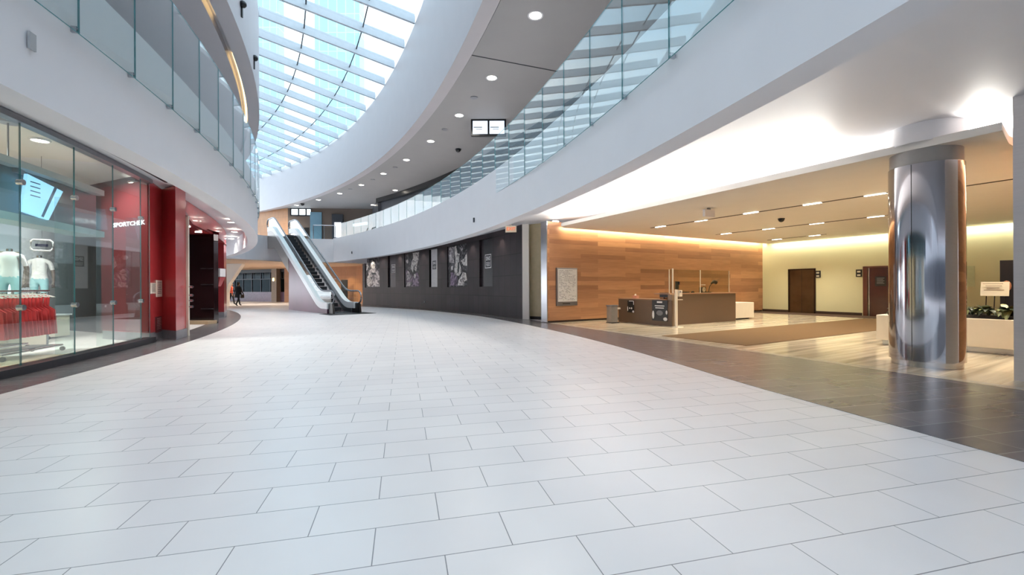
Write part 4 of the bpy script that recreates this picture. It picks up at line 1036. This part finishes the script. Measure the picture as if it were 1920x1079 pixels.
def niche(i, name, lab, cat, bg, r=58.27, frac=(0., 1.)):
    a, b = NI[i]; p, q = Vector(pol(a - .04, r) + (0,)), Vector(pol(b + .04, r) + (0,))
    L = (q - p).length; d = (q - p).normalized(); p = p + d * L * frac[0]; L *= frac[1] - frac[0]
    t = thing(name, lab, cat, (p.x, p.y, NZ0 + .01), math.atan2(d.y, d.x)); H = NZ1 - NZ0 - .02
    return db2(MB().box((L / 2, -.012, H / 2), (L, .024, H)), 'panel', bg, t), L, H
def shape(t, L, H, pts, m_, name='picture', k=0):
    db2(MB().extr([(x * L, -.026 - .003 * k, z * H) for x, z in pts], (0, .004, 0)), name, m_, t)
def circ(cx, cz, rx, rz, n=18): return [(cx + rx * math.cos(2 * math.pi * k / n), cz + rz * math.sin(2 * math.pi * k / n)) for k in range(n)]
M_pblack = mat('black photo ground', (20, 18, 22), .4)
t, L, H = niche(0, 'poster', 'monochrome poster of a player cradling a ball, nearest the escalator', 'poster', M_print4)
shape(t, L, H, [(.03, .92), (.10, .90), (.22, .70), (.18, .66), (.05, .55)], M_print3)
shape(t, L, H, [(.10, .12), (.14, .30), (.22, .38), (.20, .52), (.38, .62), (.66, .66), (.92, .52), (.98, .34), (.98, .02), (.30, .02)], M_print)
shape(t, L, H, circ(.54, .74, .17, .12), M_print3, k=1); shape(t, L, H, circ(.27, .22, .21, .20), M_print3, k=1)
shape(t, L, H, [(.34, .36), (.46, .34), (.44, .28), (.36, .30)], M_pblack, k=2); shape(t, L, H, [(.42, .50), (.72, .48), (.74, .43), (.46, .42)], M_pblack, k=2)
t, L, H = niche(2, 'poster', 'monochrome poster of flowing white splashes over a mauve figure', 'poster', M_print4)
shape(t, L, H, [(.55, .99), (.97, .99), (.93, .78), (.84, .62), (.78, .44), (.66, .50), (.72, .66), (.62, .60), (.56, .42), (.40, .55), (.46, .72), (.58, .84)], M_print3)
shape(t, L, H, [(.06, .42), (.14, .50), (.30, .44), (.48, .34), (.62, .32), (.78, .42), (.88, .40), (.96, .30), (.97, .02), (.10, .02), (.05, .2)], M_print2, k=1)
shape(t, L, H, [(.10, .40), (.24, .48), (.36, .38), (.50, .30), (.40, .24), (.20, .18), (.10, .24)], M_print, k=2); shape(t, L, H, circ(.18, .76, .10, .06), M_print, k=1)
shape(t, L, H, [(.12, .14), (.5, .16), (.48, .03), (.1, .03)], M_print, k=2); shape(t, L, H, [(.60, .30), (.66, .38), (.80, .36), (.70, .24)], M_print3, k=3)
t, L, H = niche(4, 'poster', 'monochrome poster of a raised shoe and torn shapes, largest of the pictures', 'poster', M_print4)
shape(t, L, H, [(.04, .99), (.30, .97), (.33, .58), (.06, .60)], M_print)
shape(t, L, H, [(.34, .97), (.44, .99), (.50, .80), (.62, .78), (.56, .62), (.66, .50), (.70, .34), (.58, .26), (.36, .28), (.33, .42), (.40, .60), (.36, .80)], M_print3, k=1)
shape(t, L, H, [(.68, .62), (.84, .66), (.98, .80), (.98, .48), (.80, .50)], M_print3, k=1)
shape(t, L, H, [(.50, .03), (.56, .16), (.68, .24), (.78, .34), (.92, .32), (.98, .16), (.84, .12), (.84, .03)], M_print3, k=2)
shape(t, L, H, [(.10, .03), (.14, .36), (.30, .34), (.50, .22), (.46, .03)], M_print2, k=1); shape(t, L, H, [(.52, .56), (.60, .60), (.58, .36), (.50, .32)], M_pblack, k=3); shape(t, L, H, [(.60, .92), (.72, .96), (.80, .88), (.70, .84)], M_print, k=1); shape(t, L, H, [(.16, .50), (.28, .54), (.26, .42), (.14, .40)], M_print, k=1)
def logo(t, L, H, cx, cz, w_, fg, bgm):
    x, z = cx * L, cz * H
    m = MB()
    for dx, dz, a, b in ((0, w_ / 2, w_, .04), (0, -w_ / 2, w_, .04), (-w_ / 2, 0, .04, w_), (w_ / 2, 0, .04, w_)): m.box((x + dx, -.03, z + dz), (a + .04 * (b < .05), .008, b))
    text(m, 'SNS', w_ * .42, (x, -.03, z + w_ * .20), (1, 0, 0), (0, 0, 1), bold=.01); m.box((x, -.03, z - w_ * .10), (w_ * .7, .008, .03)).box((x, -.03, z - w_ * .22), (w_ * .7, .008, .03)).box((x, -.03, z - w_ * .33), (w_ * .6, .008, .03))
    db2(MB().box((x, -.026, z), (w_ + .03, .006, w_ + .03)), 'logo_ground', bgm, t); db2(m, 'logo', fg, t)
M_pw = mat('white banner cloth', (222, 220, 222), .6); M_pd = mat('plum black panel', (48, 38, 50), .4)
t, L, H = niche(1, 'banner_panel', 'narrow dark plum panel with a white square logo, left of the splash poster', 'panel', M_pd, 58.275, (.25, 1)); logo(t, L, H, .55, .58, .55, M_pw, M_pd)
t, L, H = niche(3, 'banner_panel', 'narrow white banner with a dark square logo between two posters', 'banner', M_pw, 58.27, (.15, 1)); logo(t, L, H, .5, .58, .55, M_pw, mat('grey logo ground', (62, 60, 62), .5))
t, L, H = niche(5, 'banner_panel', 'narrow black panel with a white square logo, nearest the reception hall', 'panel', mat('charcoal panel', (32, 31, 36), .35), 58.275, (.25, 1)); logo(t, L, H, .5, .53, .62, M_pw, mat('charcoal panel', (32, 31, 36), .35))
p = on_arc(C0, 58.17, 795.5); one(MB().box(p + (.42,), (.07, .02, .11), R(125)), 'wall_socket', M_white, 'small white socket low on the dark tiled wall', 'socket')

# ============================================================ SIGNS, SCREENS, CAMERAS, LAMPS
p = on_arc(C0, 57.6, 958.5); Yc = p[1]
ex = thing('exit_sign', 'exit sign with red letters hanging before the dark wall', 'exit sign', (p[0], p[1], 3.46))
MB().box((p[0], p[1], 3.60), (.44, .07, .26)).build('housing', mat('warm white sign face', (240, 222, 200), .5), ex)
MB().tube([(p[0], p[1], 3.72), (p[0], p[1], 3.84)], .02, 8).box((p[0], p[1], 3.835), (.2, .08, .02)).build('bracket', M_offw, ex)
m = MB(); text(m, 'EXIT', .17, (p[0], p[1] - .038, 3.60), (1, 0, 0), (0, 0, 1), bold=.004); m.build('lettering', emit('orange letters', (214, 110, 60), .5), ex)
q = at(1329, 391, 3.44)
ob = thing('sign_box', 'blank white box sign hanging under the reception ceiling', 'sign', q + (3.2,), drz)
db2(MB().box((0, 0, .10), (.42, .08, .20)), 'housing', M_white, ob); db2(MB().box((0, 0, .225), (.1, .05, .05)), 'mount', M_dull, ob)
mn = thing('twin_monitor', 'black framed pair of bright screens hanging under the upper ceiling', 'monitor', (-.98, 19.0, 7.82))
MB().box((-.98, 19.1, 8.24), (1.52, .16, .80)).build('housing', M_black, mn)
MB().box((-.98, 19.15, 8.60), (1.5, .3, .06)).build('mounting_plate', M_black, mn)
for dx in (-.36, .36):
    sn = MB().box((-.98 + dx, 19.01, 8.20), (.64, .02, .56)).build('screen', emit('bright screen', (214, 226, 240), .62), mn)
    MB().box((-.98 + dx - .1, 18.997, 8.2), (.36, .004, .035)).box((-.98 + dx - .05, 18.997, 8.12), (.26, .004, .02)).build('screen_text', mat('grey print', (150, 150, 150), .5), sn)
def downlight(name, lab, q, z, r=.1, group=None, col=None):
    t = thing(name, lab, 'ceiling light', q + (z - .015,), 0, group)
    MB().lathe(q + (z,), [(r, -.006), (r * 1.3, -.012), (r * 1.3, .0)], 20).build('trim_ring', M_white, t)
    MB().lathe(q + (z,), [(0, -.008), (r, -.008)], 20).build('lens', col or M_lens, t)
UP = [(1004, 29), (922, 146), (861, 216.5), (807.6, 265), (762, 300), (719, 326), (677.6, 347), (637, 363), (597, 375), (556, 385)]
for i, (px, py) in enumerate(UP): downlight('downlight', 'round downlight in the row beside the white bulkhead, ' + ORD[i], at(px, py, ZC + .06), ZC + .06, .16, 'outer row of upper ceiling downlights')
for i, (px, py) in enumerate([(741, 357), (718, 372), (699, 384.6), (682, 395.5), (666.6, 405), (619.6, 394.5)]): downlight('downlight', 'round downlight in the short row above the far right railing, ' + ORD[i] if i < 5 else 'lone round downlight above the far bridge, between the two rows', at(px, py, ZC + .06), ZC + .06, .16, 'inner row of upper ceiling downlights')
for i, (px, py) in enumerate([(889, 183), (834, 243), (741, 314), (699, 337), (657, 355), (709, 378)]):
    q = at(px, py, ZC + .06); one(MB().lathe(q + (ZC + .045,), [(0, 0), (.14, 0), (.14, .015)], 18), 'ceiling_speaker', M_dull, 'flat grey speaker disc in the grey upper ceiling, ' + (ORD[i] if i < 5 else 'the one nearest the far railing'), 'ceiling speaker', 'grey speaker discs in the upper ceiling')
def dome(lab, q, z, r=.1):
    t = thing('dome_camera', lab, 'camera', q + (z - r * 1.1,)); MB().lathe(q + (z,), [(r * 1.1, 0), (r * 1.1, -.03), (0, -.03)], 18).build('mount', M_dgrey, t); MB().ball(q + (z - .03,), (r, r, r), 14).build('dome', M_black, t)
dome('black dome camera on the grey upper ceiling near the twin screens', at(859, 280, ZC + .06), ZC + .06, .14)
dome('black dome camera at the far end of the upper ceiling', at(567, 382, ZC + .06), ZC + .06, .16)
dome('black dome camera on the reception ceiling', at(1465, 410, ZSLAB), ZSLAB, .09)
for px, py, lb in [(410, 391, 'round soffit light beside the red header, nearest the camera'), (434, 417, 'second soffit light along the curved edge past the portal'), (439.5, 435, 'third soffit light along the curved edge past the portal'), (434, 448, 'farthest soffit light along the curved edge past the portal')]:
    downlight('downlight', lb, at(px, py, ZU), ZU, .12)
for px, py in [(460, 497.5), (484, 496), (520, 493)]: pass
SL = {1: [(1238.6, 424.8), (1314.5, 413.7), (1408, 399), (1523, 382), (1641, 364.5)], 2: [(1361.5, 438), (1441, 429), (1531, 419), (1642, 406)], 3: [(1456.7, 448.8), (1527.6, 441.6)]}
for k, L_ in SL.items():
    P = [Vector(at(x, y, ZSLAB) + (0,)) for x, y in L_]; d = (P[-1] - P[0]).normalized(); ln_ = (P[-1] - P[0]).length
    c = P[0] + d * (ln_ / 2); lab = {1: 'long dark slot with five lamps in the reception ceiling, nearest the concourse', 2: 'dark slot with four lamps in the middle of the reception ceiling', 3: 'dark slot with two lamps in the reception ceiling nearest the lift doors'}[k]
    t = thing('slot_light', lab, 'ceiling light', (c.x, c.y, ZSLAB - .02)); a = math.atan2(d.y, d.x)
    ch_ = MB().box((c.x, c.y, ZSLAB - .006), (ln_ + .9, .07, .012), a).build('channel', mat('dark slot', (70, 62, 54), .6), t)
    for p in P: MB().box((p.x, p.y, ZSLAB - .012), (.42, .07, .014), a).build('lens', M_lens, ch_)
q = Vector(at(1850, 343, ZSLAB) + (0,)); one(MB().box((q.x, q.y, ZSLAB - .006), (2.6, .06, .012), math.atan2(V.y, V.x)), 'slot_light', mat('dark slot', (70, 62, 54), .6), 'unlit dark slot in the ceiling right of the column', 'ceiling light')
# air grille and small sensors on the white fascias
pg = on_arc((-51.7, -6.95), 48.29, 62); zg = zat(62, 78, pg[1])
one(MB().box((pg[0], pg[1], zg), (.02, .085, .17), R(bearing(pg))), 'air_grille', mat('grey grille', (168, 170, 174), .5), 'small grey grille on the white fascia above the storefront', 'grille')
for px, py, lb in [(889, 413, 'small grey sensor on the right white fascia above the dark wall'), (660, 474, 'small grey sensor on the white fascia near the far bridge')]:
    p = on_arc((-51.9, -7.59), 55.54, px); one(MB().box((p[0], p[1], zat(px, py, p[1])), (.05, .06, .16), R(bearing(p))), 'sensor', M_dgrey, lb, 'sensor')
for px, py, lb in [(458, 8, 'small black spotlight high on the left bulkhead'), (481, 109, 'tiny black fitting lower down the left bulkhead')]:
    p = on_arc((BULK_L[0], BULK_L[1]), BULK_L[2] + .06, px) if px < 470 else on_arc((BULK_L[0], BULK_L[1]), BULK_L[2] + .04, 480)
    z_ = zat(px, py, p[1]); t = thing('spotlight', lb, 'spotlight', (p[0], p[1], z_ - .3))
    MB().ball((p[0], p[1], z_), .10, 10).build('head', M_black, t); MB().box((p[0] - .03, p[1], z_ - .2), (.04, .05, .35)).build('stem', M_black, t)
# gold cove strip in the left upper soffit
for k, (a, b) in enumerate([(8, 23.8), (26.2, 34)]):
    m = MB().sweep([(off(BULK_L, -.50), ZC + .20), (off(BULK_L, -.44), ZC + .20), (off(BULK_L, -.44), ZC + .24), (off(BULK_L, -.50), ZC + .24)], ths(a, b, .8))
    one(m, 'cove_light', M_gold, ['near length of warm strip light in the left upper soffit slot', 'far length of warm strip light in the left upper soffit slot'][k], 'strip light')

# ============================================================ UPPER FLOOR, FAR END
wd = (Vector(W2 + (0,)) - Vector(W1 + (0,))).normalized(); wn = Vector((wd.y, -wd.x, 0))
def us(px):
    m_ = (px - 960) / F; return (m_ * W1[1] - W1[0]) / (wd.x - m_ * wd.y)
def ubox(m, px0, px1, z0, z1, o0, o1, mi=0):
    u0, u1 = us(px0), us(px1); b = Vector(W1 + (0,))
    return m.prism([P2(b + wd * u0 + wn * o0), P2(b + wd * u1 + wn * o0), P2(b + wd * u1 + wn * o1), P2(b + wd * u0 + wn * o1)], z0, z1, mi)
w4 = struct(ubox(MB(), 545, 584.5, 7.85, 8.56, 0, .06), 'window_4', M_dgrey); WM[w4] = Matrix()
for a, b in ((548, 559.5), (562.5, 573.5), (576.5, 583.5)): ubox(MB(), a, b, 7.95, 8.46, .06, .08).build('pane', emit('daylit pane', (226, 238, 244), 1.3), w4)
one(ubox(MB(), 583, 604.5, Z2, 8.2, .02, .14), 'glass_screen', mat('blue grey glass', (118, 156, 176), .15, vary=.12, scale=.8), 'tall blue grey glass screen on the far upper floor', 'screen')
kf = thing('lit_display', 'dark framed display with a bright white screen on the far upper floor', 'display', (W1[0] + 4.6, W1[1] - .1, Z2))
ubox(MB(), 625, 645, Z2, 8.0, .02, .35).build('frame', M_dkwall, kf); ubox(MB(), 630, 642, 5.9, 7.25, .35, .38).build('screen', emit('bright screen2', (226, 236, 250), 1.4), kf)
one(ubox(MB(), 571, 580, 6.0, 6.8, .02, .05), 'wall_plaque', M_black, 'dark plaque on the brown wall of the far upper floor', 'plaque')
sgn = on_arc(C0, 59.4, 690); sgn2 = on_arc(C0, 59.4, 665)
pA, pB = Vector(pxp(664, 39.0) + (0,)), Vector(pxp(688, 37.8) + (0,)); dd = (pB - pA); aa = math.atan2(dd.y, dd.x); cc2 = (pA + pB) / 2
one(MB().box((cc2.x, cc2.y, 6.85), (dd.length, .2, .20), aa), 'shop_sign', emit('cyan light box', (150, 215, 245), 1.3), 'thin bright blue light box over a dark shop on the far upper floor', 'sign')
# ceiling joint on the upper grey ceiling
pa_, pb_ = at(877, 102, ZC + .058), at(1045, 134, ZC + .058)
struct(MB().tube([pa_ + (ZC + .06,), pb_ + (ZC + .06,)], .02, 4), 'trim_8', M_dgrey)
# doorway in the far oak wall
Yd = 37.55; x0_, x1_ = (641 - 960) / F * Yd, (653 - 960) / F * Yd
struct(MB().box(((x0_ + x1_) / 2 - .05, Yd - .02, 1.0), (x1_ - x0_, .08, 2.0)), 'door_3', mat('black recess', (22, 18, 18), .6))
q = (0, 0)
for s in (9.97,):
    p = fp(s, .5); t = thing('wall_lamp', 'small glowing lamp on the taupe pilaster of the far shopfront', 'wall lamp', (p[0], p[1], 2.0))
    MB().box(p + (2.12,), (.1, .1, .3)).build('shade', emit('lamp shade', (255, 226, 170), 4), t); MB().box(p + (1.97,), (.14, .12, .04)).build('bracket', M_black, t)

# ============================================================ PEOPLE AND MANNEQUINS
def figure(joints_, edges_, radii, sub=2):
    me = bpy.data.meshes.new('f'); me.from_pydata(joints_, edges_, []); o = bpy.data.objects.new('f', me); COL.objects.link(o)
    o.modifiers.new('s', 'SKIN'); o.modifiers.new('b', 'SUBSURF').levels = sub
    sv = me.skin_vertices[0].data
    for i, r in enumerate(radii): sv[i].radius = r if isinstance(r, tuple) else (r, r); sv[i].use_root = (i == 0)
    dg = bpy.context.evaluated_depsgraph_get(); m2 = bpy.data.meshes.new_from_object(o.evaluated_get(dg))
    vs = [tuple(v.co) for v in m2.vertices]; fs = [tuple(p.vertices) for p in m2.polygons]
    bpy.data.objects.remove(o); bpy.data.meshes.remove(me); bpy.data.meshes.remove(m2); return vs, fs
def body(t, cloth, legs, skin, shoe, headless=False, stride=.28, short=False, arm=.12, shorts=False):
    J = [(0, 0, .92), (0, .0, 1.08), (0, .0, 1.28), (0, 0, 1.42), (0, -.01, 1.50)]; Rr = [(.15, .11), (.14, .10), (.16, .11), (.10, .08), (.055, .055)]
    Ed = [(0, 1), (1, 2), (2, 3), (3, 4)]
    if not headless:
        J += [(0, -.02, 1.58), (0, -.02, 1.67)]; Rr += [(.085, .095), (.075, .085)]; Ed += [(4, 5), (5, 6)]
    for s in (-1, 1):
        i = len(J); f = stride * s
        J += [(s * .10, 0, .86), (s * .10, -f * .45 - .02, .48), (s * .10, -f + (.04), .10), (s * .10, -f - .10, .04)]; Rr += [.095, .062, .045, (.045, .03)]; Ed += [(0, i), (i, i + 1), (i + 1, i + 2), (i + 2, i + 3)]
        i = len(J)
        J += [(s * .19, 0, 1.39), (s * .25, f * .3 + .02, 1.12), (s * .26, f * .6 - .04, .88), (s * .26, f * .65 - .06, .80)]; Rr += [.058, .045, .033, (.04, .022)]; Ed += [(3, i), (i, i + 1), (i + 1, i + 2), (i + 2, i + 3)]
        for k in range(4 if True else 0):     # fingers
            j = len(J); J += [(s * .26 + .018 * (k - 1.5), f * .66 - .07, .75 - .004 * abs(k - 1.5)), (s * .26 + .018 * (k - 1.5), f * .66 - .055, .71 - .006 * abs(k - 1.5))]; Rr += [.010, .008]; Ed += [(i + 3, j), (j, j + 1)]
        j = len(J); J += [(s * .23, f * .66 - .09, .80), (s * .225, f * .66 - .11, .765)]; Rr += [.011, .009]; Ed += [(i + 3, j), (j, j + 1)]
    vs, fs = figure(J, Ed, Rr)
    m = MB(); m.v = list(vs); m.f = fs; m.sm = [True] * len(fs); m.mi = []
    for f in fs:
        c = sum((Vector(vs[i]) for i in f), Vector()) / len(f)
        k = 0
        if c.z > 1.49: k = 2
        elif c.z < .08: k = 3
        elif abs(c.x) > .20 and c.z < (1.18 if short else .86): k = 2
        elif c.z < .95 and abs(c.x) < .22: k = 1 if (not shorts or c.z > .58) else 2
        m.mi.append(k)
    return m.build('body', [cloth, legs, skin, shoe], t, world=False)
def face(t, skin, hairm, ang=0):
    m = MB(); m.ball((0, .02, 1.69), (.098, .11, .10), 14).ball((0, .06, 1.62), (.09, .075, .12), 12); db2(m, 'hair', hairm, t)
    m = MB().ball((0, -.115, 1.615), (.014, .022, .02), 8); db2(m, 'nose', skin, t)
    m = MB().ball((-.033, -.10, 1.645), .010, 8).ball((.033, -.10, 1.645), .010, 8); db2(m, 'eyes', M_black, t)
    db2(MB().box((0, -.10, 1.575), (.045, .01, .008)), 'mouth', mat('lip', (150, 80, 76), .5), t)
    db2(MB().ball((-.092, 0, 1.62), (.012, .02, .03), 8).ball((.092, 0, 1.62), (.012, .02, .03), 8), 'ear', skin, t)
skin = mat('skin', (196, 148, 122), .5); hair = mat('dark hair', (30, 24, 22), .6); blk_c = mat('black cloth', (20, 20, 24), .85)
q = at(447, 574, 0)
pr_ = thing('person', 'person in a long black coat walking away along the far concourse', 'person', q + (0,), R(165))
body(pr_, blk_c, blk_c, skin, M_blackm, stride=.26); face(pr_, skin, hair)
m = MB(); m.lathe((0, 0, 0), [(.20, 1.40), (.215, 1.2), (.20, 1.0), (.25, .62), (.235, .62), (.19, 1.0), (.19, 1.38)], 20); o = db2(m, 'coat', blk_c, pr_)
bag = thing('shoulder_bag', 'black bag carried by the person in the long black coat', 'bag', q + (.5,), R(165))
db2(MB().box((-.33, 0, .22), (.12, .30, .26)), 'pouch', M_black, bag); db2(MB().tube([(-.33, -.12, .34), (-.31, -.08, .50), (-.31, .08, .50), (-.33, .12, .34)], .012, 6), 'handle', M_black, bag)
q = at(434, 572, 0)
pr2 = thing('person', 'person in dark clothes partly hidden behind the red end pier', 'person', q + (0,), R(150))
body(pr2, mat('orange top', (214, 96, 70), .8), blk_c, skin, M_blackm, stride=-.2); face(pr2, skin, hair)
bp_ = thing('backpack', 'orange pink backpack worn beside the red end pier', 'backpack', q + (1.0,), R(150))
db2(MB().ball((0, .20, .24), (.18, .12, .26), 16), 'pack', mat('orange pink nylon', (226, 118, 96), .6), bp_); db2(MB().tube([(-.1, .1, .42), (-.12, -.09, .38), (-.12, -.1, .15), (-.1, .1, .05)], .015, 6).tube([(.1, .1, .42), (.12, -.09, .38), (.12, -.1, .15), (.1, .1, .05)], .015, 6), 'strap', blk_c, bp_)
# mannequins
tee = mat('white tee', (232, 234, 238), .8); aqua = mat('pale aqua shorts', (164, 210, 220), .8); plas = mat('grey mannequin', (120, 112, 108), .4)
for (px, Yq), lb in (((18, 9.6), 'headless mannequin in white tee and pale aqua shorts behind the clothes racks'), ((74, 11.6), 'headless mannequin in white tee by the dark shop side wall')):
    X = (px - 960) / F * Yq
    pl = thing('display_plinth', 'white display plinth under the ' + ('nearer' if px < 50 else 'farther') + ' mannequin', 'plinth', (X, Yq, .03)); MB().box((X, Yq, .33), (.8, .8, .56)).build('box', M_offw, pl); MB().box((X, Yq, .62), (.86, .86, .03)).build('top', M_white, pl)
    mq = thing('mannequin', lb, 'mannequin', (X, Yq, .635), R(35)); body(mq, tee, aqua, plas, plas, headless=True, stride=.1, short=True, shorts=True)
    db2(MB().lathe((0, 0, 0), [(0, 1.56), (.05, 1.55), (.05, 1.5)], 12), 'neck_cap', M_steel, mq)
    db2(MB().lathe((0, .0, 0), [(0, .0), (.22, 0), (.22, -.0)], 16) if False else MB().lathe((0, 0, 0), [(0, .012), (.24, .012), (.24, 0)], 20), 'base_disc', M_steel, mq)
p = (-10.55, 9.9); lg = thing('hanging_sign', 'small white rounded shop sign above the nearer mannequin', 'sign', (p[0], p[1], 2.15), R(40))
m = MB().tube([(-.17, 0, .06), (-.17, 0, .22), (-.13, 0, .26), (.13, 0, .26), (.17, 0, .22), (.17, 0, .06), (.13, 0, .02), (-.13, 0, .02), (-.17, 0, .06)], .02, 8); db2(m, 'frame', tee, lg)
db2(MB().box((0, 0, .14), (.20, .02, .06)), 'mark', mat('navy mark', (40, 40, 70), .5), lg); db2(MB().tube([(0, 0, .26), (0, 0, 2.14)], .006, 6), 'wire', M_dull, lg)
